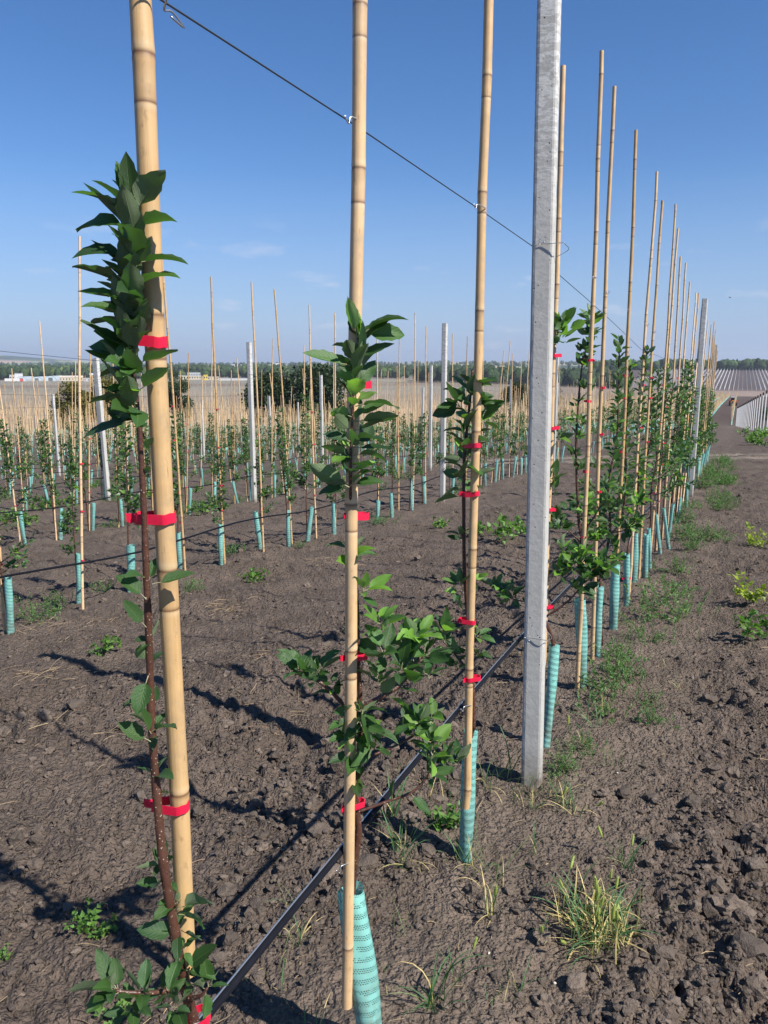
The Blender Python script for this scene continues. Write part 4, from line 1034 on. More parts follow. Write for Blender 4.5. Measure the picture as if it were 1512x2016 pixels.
# rest of row one
i = 0; u = 8.8
while u < 21.6:
    x, y = uv(u, .60 + rnd.uniform(-.03, .03)); before = u < 12.4
    place_sapling(x, y, ('%s bushy young apple tree in the cane bunch before the second post' % ordinal(round((u - 8.8) / .64) + 1) if before else '%s leafy young apple tree beyond the second post of the nearest row' % ordinal(max(1, round((u - 12.64) / .64) + 1))), GT, parts=u < 15, s=1.02)
    if u > 12.6: place_guard(x, y, '%s small turquoise sleeve beyond the second post of the nearest row' % ordinal(max(1, round((u - 12.64) / .64) + 1)), GG)
    u += .64
# second row
G2c, G2s, G2g = 'bamboo canes of the second row', 'young apple trees of the second row', 'turquoise sleeves of the second row'
R2 = [((10, 1245), (-30, 560)), ((163, 1200), (157, 465)), ((365, 1130), (318, 505)), ((443, 1118), (415, 545)), ((519, 1090), (495, 555)), ((575, 1073), (540, 570)), ((623, 1068), (609, 600)), ((660, 1052), (659, 616)), ((745, 1033), (743, 645)), ((785, 1015), (787, 645)), ((813, 1008), (817, 615)), ((838, 1000), (839, 643)), ((892, 975), (891, 657)), ((918, 968), (920, 662))]
G2px = [((20, 1250), (16, 1137)), ((156, 1190), (156, 1090)), ((257, 1170), (257, 1073)), ((354, 1128), (352, 1048)), ((436, 1115), (434, 1032)), ((513, 1088), (503, 1007)), ((569, 1078), (567, 1005)), ((605, 1068), (614, 998)), ((658, 1055), (657, 990)), ((742, 1033), (744, 985)), ((772, 1020), (770, 970))]
for i, (b, tp) in enumerate(R2):
    B = atV(b[0], b[1], 4.5); B.z = gz(B.x, B.y) - .01; T = atV(tp[0], tp[1], 4.5)
    lean = ' leaning left at its top' if tp[0] < b[0] - 25 else ''
    o = place_cane(B, T, '%s bamboo cane from the left in the second row%s' % (ORD[i], lean), G2c)
    for z in (.5, .85, 1.2, 1.5)[:rnd.randint(2, 4)]: add_tie(o, z + rnd.uniform(-.1, .1), rnd.uniform(0, 6))
for i, (b, tp) in enumerate(G2px):
    B = ground_px(*b); T = atY(tp[0], tp[1], B.y); B.z -= .02
    guard(B, T, .030 if i in (2,) else .024, 80 + i, '%s turquoise sleeve from the left in the second row%s' % (ORD[i], ', crumpled and dirty' if i == 2 else ''), G2g, seg=12, rings=8, dent=.2)
    place_sapling(B.x, B.y, '%s young apple tree from the left in the second row' % ORD[i], G2s, parts=True, s=.80 if i == 1 else .88)
u = 10.6; n_ = 0
while u < 21.8:
    x, y = uv(u, 4.45 + rnd.uniform(-.05, .05)); z = gz(x, y)
    place_sapling(x, y, '%s young apple tree of the second row, counted from the left' % ordinal(round((u - 3.6) / .65) + 1), G2s, parts=u < 14, s=.9)
    place_guard(x + .05, y, '%s turquoise sleeve of the second row, counted from the left' % ordinal(round((u - 3.6) / .65) + 1), G2g)
    if u > 13.6:
        a, b = uv(u + rnd.uniform(-.12, .2), 4.45 + rnd.uniform(-.12, .12)); o = place_cane((x - .04, y, z - .02), (a, b, z + rnd.uniform(2.55, 2.95)), '%s bamboo cane of the second row, counted from the left' % ordinal(round((u - 3.6) / .65) + 1), G2c)
        for zz in (.8, 1.3): add_tie(o, zz + rnd.uniform(-.15, .15), rnd.uniform(0, 6))
    u += .65
# rows behind
WORDS = {2: 'third', 3: 'fourth', 4: 'fifth', 5: 'sixth', 6: 'seventh', 7: 'eighth', 8: 'ninth'}
ncane = len([o for o in SC.objects if o.name.startswith('bamboo_cane')]); nsap = len([o for o in SC.objects if o.name.startswith('apple_sapling')]); stuff_pts = []; sap_pts = []; guard_pts = []
allp = []
for k in range(0, 60):
    v = ROWV[k] if k < len(ROWV) else ROWV[-1] + 3.7 * (k - len(ROWV) + 1)
    if k in (0, 1): us = np.arange(26.5, 150, .65) if k else np.arange(130, 150, .65)
    else: us = np.concatenate([np.arange(2., 21.8, .65), np.arange(26.5, 240, .65)])
    for u in us:
        if k >= 2 and u > 150 and k < 0: continue
        vv = v + rnd.uniform(-.05, .05); uu = u + rnd.uniform(-.1, .1); x, y = uv(uu, vv); az = math.degrees(math.atan2(x, y))
        if abs(az) > 28.5 or y < 2 or math.hypot(x, y) > 230: continue
        allp.append((math.hypot(x, y), k, uu, vv, x, y, az))
allp.sort()
seq = {}
for a_ in sorted(allp, key=lambda q_: q_[2]):
    key = (a_[1], a_[2] > 24); lst = seq.setdefault(key, []); lst.append(a_)
NUM = {id(a_): i + 1 for lst in seq.values() for i, a_ in enumerate(lst)}
def rowlabel(thing_, k, far, n):
    return '%s in the %s row, %s from %s' % (thing_, ordinal(k + 1), ordinal(n), 'the dirt track outward' if far else 'the left edge')
for rec in allp:
    d, k, u, v, x, y, az = rec; z = gz(x, y); nn_ = NUM[id(rec)]; far_ = u > 24
    if d < 48 and nsap < 296:
        nsap += 1
        blk = u > 24
        lab = rowlabel('small leafy young apple tree', k, far_, nn_)
        place_sapling(x, y, lab, 'young apple trees of the rows behind', parts=d < 12.5, far=d > 22, s=.95)
        place_guard(x + .05, y + .02, rowlabel('turquoise tree sleeve', k, far_, nn_), 'turquoise sleeves of the rows behind')
    else:
        if d < 75: sap_pts.append((x, y, z, d))
        guard_pts.append((x, y, z, d))
    if d < 70 and ncane < 298:
        ncane += 1
        a, b = uv(u + rnd.gauss(0, .13), v + rnd.gauss(0, .1))
        lab = rowlabel('thin bamboo cane', k, far_, nn_)
        o = place_cane((x, y, z - .02), (a, b, z + rnd.uniform(2.35, 3.1)), lab, 'bamboo canes of the rows behind')
        if d < 16:
            for zz in (.55, .95, 1.35): add_tie(o, zz + rnd.uniform(-.15, .15), rnd.uniform(0, 6))
    elif d < 90 or rnd.random() < .55: stuff_pts.append((x, y, z, d))
def sticks(pts, name, mat, r, hs, cols, lean=.05, seed=1, thick=1 / 1500.):
    r_ = np.random.RandomState(seed); P = np.array(pts)[:, :3]; n = len(P); h = r_.uniform(hs[0], hs[1], n)
    T = P + np.stack([r_.normal(0, lean, n) * h, r_.normal(0, lean, n) * h, h], 1)
    rr4 = np.full(n, r)
    V = []
    for a in (0, 2.094, 4.189):
        o_ = np.stack([np.cos(a) * rr4, np.sin(a) * rr4, np.zeros(n)], 1); V += [P + o_, T + o_ * .8]
    V = np.stack(V, 1).reshape(-1, 3); k = np.arange(n)[:, None] * 6
    Fq = np.concatenate([k + [[0, 2, 3, 1]], k + [[2, 4, 5, 3]], k + [[4, 0, 1, 5]]], 0)
    C = np.repeat(np.array(cols)[None] * r_.uniform(.6, 1.35, (n, 1)), 6, 0)
    o = link(name, np_mesh(name, V, Fq, mat, False, None, C)); tag(o, kind='stuff'); return o
o = sticks(stuff_pts, 'far_canes', M['paint'], .017, (1.9, 3.1), (.50, .365, .215), .05); tag(o, 'dense forest of distant bamboo canes on the slope', 'canes')
if guard_pts:
    gp = [g for g in guard_pts if g[3] < 120]; o = sticks(gp, 'far_sleeves', M['paint'], .028, (.38, .48), (.16, .42, .38), .05, 2); tag(o, 'distant turquoise sleeves below the far canes', 'tree guards')
if sap_pts:
    VV, TT, CC = [], [], []; off = 0; r_ = np.random.RandomState(9)
    for x, y, z, d in sap_pts:
        n = 20; a = r_.rand(n) * 6.28; P = np.stack([x + .07 * np.cos(a), y + .07 * np.sin(a), z + r_.uniform(.5, 1.55, n)], 1); D = r_.normal(0, 1, (n, 3)); D[:, 2] = abs(D[:, 2]) * .5
        V_, T_ = foliage_arrays(P, D, r_.uniform(.06, .12, n), .6, 3); VV.append(V_); TT.append(T_ + off); off += len(V_); CC.append(leaf_colors(n, r_))
    o = link('far_saplings', np_mesh('far_saplings', np.vstack(VV), np.vstack(TT), M['foliage'], True, None, np.vstack(CC))); o.data.uv_layers.new(name='UVMap'); tag(o, 'distant green band of young apple trees', 'trees', kind='stuff')
# rows in the valley and on the far field, too far to tell apart
pts = []
for k in range(-1, 230):
    v = .62 + 3.7 * k
    for u in np.arange(-400, 1000, 1.3 if k < 90 else 2.6):
        x = SU * u - CU * v; y = CU * u + SU * v
        if y < 60: continue
        d = math.hypot(x, y)
        if d < 228 or d > 960: continue
        az = math.degrees(math.atan2(x, y))
        if az < -28.5 or az > 25.2: continue
        if az > 16 and (d > 480): continue
        if az > 16 and k < 0: continue
        if d > 420 and rnd.random() < .6: continue
        pts.append((x, y))
pts = np.array(pts); zz = Hbase(pts[:, 0], pts[:, 1])
o = sticks(np.c_[pts, zz], 'valley_canes', M['paint'], .03, (2.0, 2.9), (.27, .225, .175), .03, 3); tag(o, 'pale stubble of canes covering the valley field', 'canes')
# the right hand block beyond the dark patch: rows with white posts and sleeves
pts = []
for k in range(0, 8):
    for u in np.arange(130, 480, .7):
        x, y = uv(u, .62 + 3.7 * k - (3.1 if k == 0 else 0) * 0 + rnd.uniform(-.05, .05)); pts.append((x, y, float(Hbase(x, y))))
o = sticks(pts, 'far_row_sleeves', M['paint'], .07, (.4, .5), (.20, .45, .40), .03, 4); tag(o, 'turquoise sleeve lines of the valley rows by the tractor', 'tree guards')
o = sticks(pts, 'far_row_canes', M['paint'], .022, (2.2, 2.9), (.50, .36, .20), .03, 5); tag(o, 'pale cane rows running down into the valley by the tractor', 'canes')
pts = []
for k in range(-12, 28):
    v = .62 + 3.7 * k
    for u in np.arange(752, 1128, 4.5):
        x, y = uv(u, v); pts.append((x, y, float(Hbase(x, y))))
o = sticks(pts, 'hill_posts', M['paint'], .085, (2.6, 2.9), (.52, .52, .53), .01, 6); tag(o, 'rows of white posts running up the far hill', 'posts')
mb = MB()
# the white posts with black caps at the right edge
PM2 = MB(); PM2.box((0, 0, 1.3), (.062, .062, 2.6)); pm2 = PM2.mesh('post_shaft', simple('white_post', (.62, .62, .60), .7), False)
PC = MB(); PC.box((0, 0, 2.70), (.085, .085, .2)); pcm = PC.mesh('cap', M['rubber'], False)
u = 43.; i = 0
while u < 128:
    x, y = uv(u, -2.0 + (u - 45) * 2.0 / 82); r_ = empty('trellis_post', (x, y, float(Hbase(x, y)))); tag(r_, '%s black capped white post of the line at the right edge' % ['nearest', 'second', 'third', 'fourth', 'fifth', 'sixth', 'seventh', 'eighth', 'ninth', 'tenth', 'eleventh', 'twelfth', 'thirteenth', 'fourteenth', 'fifteenth', 'sixteenth', 'seventeenth', 'eighteenth', 'nineteenth', 'twentieth', 'twenty-first', 'twenty-second', 'twenty-third', 'twenty-fourth', 'twenty-fifth', 'farthest'][min(i, 24)], 'post', 'black capped white posts at the right edge')
    link('shaft', pm2, r_); link('cap', pcm, r_); u += 3.6; i += 1

# ------------------------------------------------------------------ wires and drip pipes
def sagline(pts, sag, n=10):
    o_ = []
    for a, b in zip(pts, pts[1:]):
        a = Vector(a); b = Vector(b)
        for k in range(n):
            f = k / n; p = a.lerp(b, f); p.z -= sag * 4 * f * (1 - f); o_.append(p)
    o_.append(Vector(pts[-1])); return o_
def wireobj(name, pts, r, mat, label, cat, seg=6, group=None):
    mb = MB(); mb.tube(pts, r, seg); o = mb.build(name, mat); return tag(o, label, cat, group)
# nearest row wire: traced over the measured points of the row plane
VW = .648
wp = [atV(325, 5, VW), atV(700, 247, VW), atV(945, 413, VW), atV(1047, 484, VW), atV(1097, 538, VW), atV(1157, 590, VW), atV(1197, 626, VW), atV(1228, 655, VW), atV(1262, 688, VW)]
d0 = (wp[0] - wp[1]).normalized(); wp = [wp[0] + d0 * 3.0] + wp
e_ = Vector((4.66, 11.55, 0)); e_.z = gz(e_.x, e_.y) + 1.98; m_ = wp[-1].lerp(e_, .5); m_.z -= .05
wp += [m_, e_]
for u in (16.6, 20.8):
    x, y = uv(u, .56); wp.append(Vector((x, y, gz(x, y) + 1.93)))
wireobj('trellis_wire', wp, .0013, M['old_steel'], 'dark trellis wire crossing the sky from upper left to the nearest row', 'wire', 8)
pp = [atV(400, 2010, VW), atV(650, 1702, VW), atV(925, 1372, VW), atV(1025, 1257, VW), atV(1112, 1165, VW)]
d0 = (pp[0] - pp[1]).normalized(); pp = [pp[0] + d0 * 1.2] + pp
for u in (4.6, 6, 8, 10, 12.4, 16, 21):
    x, y = uv(u, .64); pp.append(Vector((x, y, gz(x, y) + .50 - .03 * math.sin(u))))
wireobj('drip_pipe', spline(pp, 4), .0066, M['pipe'], 'thick black drip pipe running diagonally along the nearest row', 'pipe', 14)
wireobj('support_wire', [p + Vector((-.003, .001, .0080)) for p in spline(pp, 4)], .0017, M['steel'], 'thin galvanised wire lying on the near drip pipe', 'wire', 6)
for k in range(1, 7):
    v = ROWV[k] + .05; ww = WORDS.get(k, 'second') if k > 1 else 'second'
    us = [3.0, 7.4, 11.9, 16.3, 20.7] if k < 4 else [7.4, 11.9, 16.3, 20.7]
    P = []
    for i, u in enumerate(us):
        x, y = uv(u, v); P.append((x, y, gz(x, y) + 1.95))
    wireobj('trellis_wire', sagline([P[0]] + P[2::2], .06) if len(P) > 4 else sagline(P, .03), .0016, M['old_steel'], 'thin top wire of the %s row' % ww, 'wire', 4)
    P = []
    for u in np.arange(us[0] if k > 1 else 2.2, 21, .65):
        x, y = uv(u, v - .1); P.append((x, y, gz(x, y) + .46 + .03 * math.sin(u * 2.1 + k) + (-.06 if k == 1 else 0)))
    wireobj('drip_pipe', spline(P, 2), .0085, M['pipe'], 'black drip pipe of the %s row' % ww, 'pipe', 6)
# clips
def clip(P, ax, r, label, side=1, size=.03):
    """bent spring wire that holds cane to line"""
    mb = MB(); ax = Vector(ax).normalized(); s_ = Vector((ax.y, -ax.x, 0)).normalized(); z = Vector((0, 0, 1)); P = Vector(P)
    pts = [P - ax * (r + size) + z * .004, P - ax * (r + size * .7) - z * .006 + s_ * .003, P - ax * (r + size * .5) + z * .006 + s_ * .004, P - ax * r * .6 + s_ * (r * .95) + z * .004, P + s_ * (r + .0025) + z * .002,
           P + ax * r * .9 + s_ * r * .6 - z * .001, P + ax * (r + .004) - z * .008, P + ax * (r + size * .35) - z * .004, P + ax * (r + size * .75) - z * .012, P + ax * (r + size * .3) - z * .010]
    mb.tube(spline(pts, 4), .0012, 5); o = mb.build('wire_clip', M['steel']); return tag(o, label, 'clip', 'bent wire clips')
rowax = Vector((SU, CU, -.055))
clip(atY(300, -12, Y1), rowax, .014, 'bent wire clip at the top of the picture right of the foremost cane', size=.05)
clip(atY(702, 250, Y2), rowax, .0135, 'shiny wire clip holding the top wire to the second cane')
clip(atY(943, 413, Y3), rowax, .0135, 'shiny wire clip holding the top wire to the third cane')
clip(atY(681, 1695, Y2), rowax, .0135, 'curly wire clip joining the drip pipe to the second cane', size=.028)
clip(atY(917, 1388, Y3), rowax, .0135, 'curly wire clip joining the drip pipe to the third cane', size=.03)
clip(atY(392, 2005, Y1), rowax, .010, 'wire clip on the drip pipe at the bottom edge beside the foremost trunk', size=.02)
for i, (u, o) in enumerate(row1_spots[:5]):
    P = o.location + (o.rotation_euler.to_matrix() @ Vector((0, 0, 1.93))); clip(P, rowax, .011, 'wire clip at the top wire on the %s cane right of the big post' % ORD[i], size=.02)
pc = Vector((POST1[0], POST1[1], 0)); ax = Vector((SU, CU, 0)); sd = Vector((CU, -SU, 0)); r = .040
def post_loop(z, label, dz=0.03):
    c = Vector((pc.x, pc.y, z)); mb = MB()
    pts = [c - ax * (r + .035) - sd * .01, c - ax * (r + .004) - sd * (r * .9), c - ax * (r + .0015) + sd * r * .9, c - ax * r * .8 + sd * (r + .003) - Vector((0, 0, .002)), c + ax * r * .8 + sd * (r + .003) - Vector((0, 0, .012)), c + ax * (r + .01) - Vector((0, 0, dz))]
    pts2 = [c - ax * (r + .035) - sd * .01, c - ax * (r + .02) - sd * .03 + Vector((0, 0, .012)), c - ax * (r + .002) - sd * r * .9 + Vector((0, 0, .006))]
    mb.tube(spline(pts, 4), .0012, 5); mb.tube(spline(pts2, 3), .001, 5); tag(mb.build('wire_loop', M['steel']), label, 'clip', 'bent wire clips')
post_loop(atY(1063, 483, POST1[1]).z, 'wire loop round the big concrete post at the top wire'); post_loop(atY(1050, 1250, POST1[1]).z, 'pale wire loop round the big concrete post at the drip pipe', -.02)
# ------------------------------------------------------------------ weeds, grass and straw
def blade_mesh(L, w, bend, seed, c0, c1, seg=6):
    q = random.Random(seed); mb = MB(); vs = []; cols = []; pos = Vector((0, 0, 0)); a = R(q.uniform(2, 12)); tw = q.uniform(-.6, .6)
    for i in range(seg + 1):
        f = i / seg; ww = w * (1 - f) ** .6 * (.6 + .8 * min(1, f * 3)) / 1.2 if i < seg else .0003
        t_ = tw * f; x = Vector((math.cos(t_), math.sin(t_) * .6, 0)); keel = -ww * .28
        nrm = Vector((0, -math.cos(a), math.sin(a)))
        vs += [pos - x * ww * .5, pos + nrm * keel, pos + x * ww * .5]
        c = tuple(c0[k] + (c1[k] - c0[k]) * f for k in range(3)); cols += [c] * 3
        pos = pos + Vector((0, math.sin(a), math.cos(a))) * (L / seg); a += bend / seg * (.4 + 1.2 * f)
    fs = []
    for i in range(seg):
        for j_ in (0, 1): fs.append((i * 3 + j_, i * 3 + j_ + 1, i * 3 + j_ + 4, i * 3 + j_ + 3))
    mb.add(vs, fs); mb.col = cols; return mb.mesh('blade', M['weed'])
GB, GB2, DRY, LIME = (.055, .13, .045), (.09, .19, .075), (.50, .38, .17), (.20, .30, .06)
BL = [blade_mesh(.20, .0078, R(q_), i, GB, GB2) for i, q_ in enumerate((25, 60, 95, 130, 45))]
BD = [blade_mesh(.15, .0058, R(q_), 20 + i, (.50, .42, .17), (.62, .48, .24)) for i, q_ in enumerate((60, 120, 170, 30))]
BT = [blade_mesh(.20, .0030, R(q_), 40 + i, (.10, .17, .05), (.20, .26, .10)) for i, q_ in enumerate((20, 60, 100))]
def head_mesh(seed):
    q = random.Random(seed); mb = MB(); n = 9; L = .036
    cols = []
    pts = [(0, math.sin(i / n * .6) * .008, L * i / n) for i in range(n + 1)]; rad = [.0012 + .0032 * math.sin(math.pi * min(1, (i + .6) / (n + 1))) for i in range(n + 1)]
    mb.tube(pts, rad, 6, 0, True, (.34, .40, .10))
    for i in range(150):
        k = q.uniform(0, n - .01); f = k - int(k); p = Vector(pts[int(k)]).lerp(Vector(pts[int(k) + 1]), f); w = q.uniform(0, 6.28)
        d = Vector((math.cos(w), math.sin(w), q.uniform(.5, 1.2))).normalized(); s_ = d.orthogonal().normalized() * .00035; l_ = q.uniform(.006, .010)
        mb.add([p - s_, p + s_, p + d * l_], [(0, 1, 2)], 0, (.48, .50, .20))
    return mb.mesh('seed_head', M['weed'])
HD = [head_mesh(i) for i in range(3)]
def clump(px_, py_, label, green=8, dry=0, thin=0, heads=0, h=1.0, spread=.02, cat='grass', group='grass tufts on the bare soil', name='grass_tuft', lean=None, tl=1.0):
    g = ground_px(px_, py_); g.z = surf(g.x, g.y); r_ = empty(name, g); tag(r_, label, cat, group)
    def one(me, nm, s, tiltmax, base=None):
        o = link(nm, rnd.choice(me), r_, base or (rnd.gauss(0, spread), rnd.gauss(0, spread), -.004), (R(rnd.uniform(-tiltmax * tl, tiltmax * .3 * tl)), R(rnd.uniform(-12, 12)), rnd.uniform(0, 6.28)), (s, s, s))
        return o
    for _ in range(green): one(BL, 'blade', h * rnd.uniform(.5, 1.15), 35)
    for _ in range(dry): one(BD, 'dry_blade', h * rnd.uniform(.5, 1.3), 60)
    for _ in range(thin): one(BT, 'thin_blade', h * rnd.uniform(.5, 1.2), 40)
    for k in range(heads):
        w = rnd.uniform(0, 6.28); t_ = R(rnd.uniform(5, 68)); L = h * rnd.uniform(.10, .19); d = Vector((math.cos(w) * math.sin(t_), math.sin(w) * math.sin(t_), math.cos(t_)))
        b = Vector((rnd.gauss(0, spread), rnd.gauss(0, spread), 0)); T = b + d * L; T.z -= .012 * math.sin(t_) 
        mb = MB(); mb.tube(spline([b, b.lerp(T, .5) + Vector((0, 0, .008)), T], 3), .0008, 4, 0, True, (.17, .24, .08)); st_ = link('stalk', mb.mesh('stalk', M['weed']), r_)
        hd = link('seed_head', rnd.choice(HD), r_, T, d.to_track_quat('Z', 'Y').to_euler()); hd.scale = (rnd.uniform(.7, 1.15),) * 3
    return r_
clump(1172, 1845, 'big half dry foxtail clump with fuzzy seed heads at lower right', 60, 130, 45, 15, .72, .044, 'weed', None, 'foxtail_clump', None, 1.6)
clump(1170, 1880, 'few broad blades drooping from the lower side of the foxtail clump', 6, 5, 0, 1, .7, .012)
clump(1228, 1712, 'dark green grass tuft behind the foxtail clump', 10, 1, 4, 2, .62, .016)
clump(1128, 1690, 'tiny feathery green weed left of the grass tuft behind the foxtail', 0, 0, 14, 0, .28, .006)
clump(1070, 1858, 'small thin grass shoot left of the foxtail clump', 3, 2, 3, 1, .4, .008)
clump(858, 1985, 'tall upright blue green grass tuft at the bottom centre', 14, 2, 2, 0, .92, .014)
clump(895, 1930, 'single thin shoot with drooping bells beside the tall tuft', 1, 1, 3, 1, .5, .006)
clump(788, 1695, 'green grass tuft between the second cane and the pipe', 12, 4, 4, 0, .8, .018)
clump(772, 1640, 'upright grass blades close behind the drip pipe', 8, 1, 2, 0, .9, .014)
clump(805, 1715, 'grass tuft with curled dry base right of the second sapling', 8, 6, 3, 0, .7, .014)
clump(918, 1705, 'grass blades hugging the foot of the third sleeve', 15, 2, 6, 0, .62, .03)
clump(968, 1800, 'thin bent grass with pale stalks right of the third sleeve', 4, 4, 6, 1, .8, .012)
clump(975, 1735, 'wispy dry grass right of the third sleeve', 1, 3, 8, 0, .9, .02)
clump(958, 1560, 'sparse weed with yellowish tips left of the post foot', 3, 3, 9, 0, .8, .03)
clump(990, 1530, 'upright grass spike just left of the concrete post foot', 6, 2, 4, 0, .85, .02)
clump(1035, 1578, 'grass tuft under the left corner of the concrete post', 8, 6, 6, 0, .6, .03)
clump(1110, 1590, 'green tuft with reddish stalks right of the concrete post foot', 12, 8, 18, 2, .62, .035)
clump(1090, 1560, 'feathery green weed touching the right side of the post foot', 3, 3, 20, 0, .55, .035)
clump(580, 1855, 'yellowing grass tuft between pipe and second cane', 3, 8, 6, 0, .55, .012)
clump(570, 1790, 'small upright green shoot above the yellowing tuft', 3, 1, 2, 0, .45, .006)
clump(862, 1570, 'low grass under the side branch of the second sapling', 4, 4, 14, 0, .6, .05)
clump(760, 1950, 'fine shoots beside the lowest part of the front sleeve', 2, 2, 3, 0, .4, .02)
clump(1165, 1425, 'dark grass blades below the leafy weeds right of the post', 8, 1, 4, 0, .7, .03)
clump(1140, 1470, 'thin reddish weed stalks in front of the leaning sleeve', 1, 6, 6, 1, .6, .03)
clump(1200, 1500, 'faint feathery weed on the crust', 0, 1, 14, 0, .6, .03)
clump(550, 1930, 'pale seed husks and wisps left of the second cane foot', 0, 7, 1, 0, .45, .035)
shoots = sorted(rnd.uniform(1.2, 7.5) for _ in range(46))
for i, u in enumerate(shoots):                         # little shoots along the strip of the row
    v = .62 + rnd.gauss(-.05, .22); x, y = uv(u, v)
    r_ = empty('grass_tuft', (x, y, surf(x, y))); tag(r_, '%s small wispy shoot along the foot of the nearest row, from the front' % ordinal(i + 1), 'grass', 'small wispy shoots below the nearest row')
    for _ in range(rnd.randint(3, 7)):
        me, nm = rnd.choice(((BL, 'blade'), (BT, 'thin_blade'), (BT, 'thin_blade'), (BD, 'dry_blade'))); s = rnd.uniform(.22, .6)
        link(nm, rnd.choice(me), r_, (rnd.gauss(0, .015), rnd.gauss(0, .015), 0), (R(rnd.uniform(-50, 10)), 0, rnd.uniform(0, 6.28)), (s, s, s))
# leafy weeds
def leafy_mesh(seed, n_st=14, h=.16, spread=.14, lw=.016, col=(.065, .14, .04), col2=None, width=.5, per=20):
    r_ = np.random.RandomState(seed); P, D = [], []; mb = MB()
    for i in range(n_st):
        a = r_.rand() * 6.28; t_ = r_.uniform(.15, 1.2); L = h * r_.uniform(.7, 1.5); b = np.array([r_.normal(0, spread * .35), r_.normal(0, spread * .35), 0])
        d = np.array([math.cos(a) * math.sin(t_), math.sin(a) * math.sin(t_), math.cos(t_)]); T = b + d * L; mid = (b + T) / 2 + np.array([0, 0, L * .1])
        mb.tube([b, mid, T], [.0013, .0010, .0006], 3, 0, False)
        s_ = r_.uniform(.15, 1., (per, 1)); Q = b * (1 - s_) + T * s_ + np.array([0, 0, L * .1]) * (4 * s_ * (1 - s_)) * .5
        P.append(Q); dd = r_.normal(0, 1, (per, 3)) + d * .7; dd[:, 2] += .3; D.append(dd)
    P = np.concatenate(P); D = np.concatenate(D); V, T = foliage_arrays(P, D, lw * r_.uniform(.6, 1.4, len(P)), width, seed)
    c = leaf_colors(len(P), r_, .12, col, col2 or (.13, .22, .05)); nv = len(V); tris = []
    for f in mb.f: tris += [(f[0], f[1], f[2]), (f[0], f[2], f[3])]
    me = np_mesh('foliage', np.vstack([V, np.array(mb.v)]), np.vstack([T, np.array(tris) + nv]), M['weed'], True, None, np.vstack([c, np.tile([[.14, .15, .06]], (len(mb.v), 1))]))
    return me
WEED = [leafy_mesh(i, 24, .15, .2, .020, (.085, .18, .05), per=30, width=.36) for i in range(4)]
BROAD = [leafy_mesh(10 + i, 12, .13, .12, .038, (.10, .20, .04), per=9, width=.85) for i in range(3)]
YEL = [leafy_mesh(20 + i, 13, .19, .10, .038, (.24, .32, .035), (.42, .44, .04), .62, 14) for i in range(3)]
def weed(px_, py_, kind, s, label, group=None, cat='weed', name='leafy_weed'):
    g = ground_px(px_, py_); z = surf(g.x, g.y); o = link(name, rnd.choice(kind), None, (g.x, g.y, z), (0, 0, rnd.uniform(0, 6.28)), (s, s, s)); return tag(o, label, cat, group)
SW = 'fine leaved weeds along the right side of the nearest row'
for i, (x, y, s, lab) in enumerate([(1200, 1365, .95, 'fine leaved green weed patch nearest the post, above the grass blades'), (1180, 1400, .7, 'low end of the nearest fine leaved weed patch'), (1225, 1335, .8, 'fine leaved weed patch beside the foot of the sleeve with a red tie'),
        (1300, 1225, 1.15, 'largest bushy patch of fine leaved weeds right of the sleeves'), (1325, 1185, 1.1, 'bushy weed patch just behind the largest one'), (1345, 1215, .7, 'right fringe of the largest weed patch'), (1275, 1265, .7, 'small weed patch below the largest one'),
        (1330, 1130, .9, 'weed patch beside the crossed pair of sleeves'), (1362, 1085, .9, 'weed patch halfway to the second post'), (1285, 1430, .45, 'tiny weed alone on the crust right of the weed strip'), (1275, 1385, .4, 'tiny second weed alone on the crust'), (1150, 1480, .45, 'small fine weed near the leaning sleeve'), (1105, 1520, .5, 'fine weed right of the post foot'), (1215, 1300, .6, 'weed tuft at the foot of the dirt stained sleeve')]):
    weed(x, y, WEED, s, lab, SW)
fs_ = sorted(rnd.random() for _ in range(34))
for i, f in enumerate(fs_):
    u = 6.5 + 15 * f ** 1.2; x, y = uv(u, .22 + rnd.gauss(0, .15)); s = rnd.uniform(.7, 1.4)
    o = link('leafy_weed', rnd.choice(WEED), None, (x, y, surf(x, y)), (0, 0, rnd.uniform(0, 6.28)), (s, s, s)); tag(o, '%s weed patch of the green strip beside the farther canes, from the front' % ordinal(i + 1), 'weed', 'green strip weeds beside the far canes')
for x, y, s, lab in [(1484, 1075, .95, 'tall yellow green leafy weed at the right edge, highest of three'), (1475, 1198, .95, 'bright yellow spreading weed at the right edge, middle of three')]:
    weed(x, y, YEL, s, lab, None)
weed(1492, 1268, BROAD, 1.05, 'green broad leaved weed at the right edge, lowest of three')
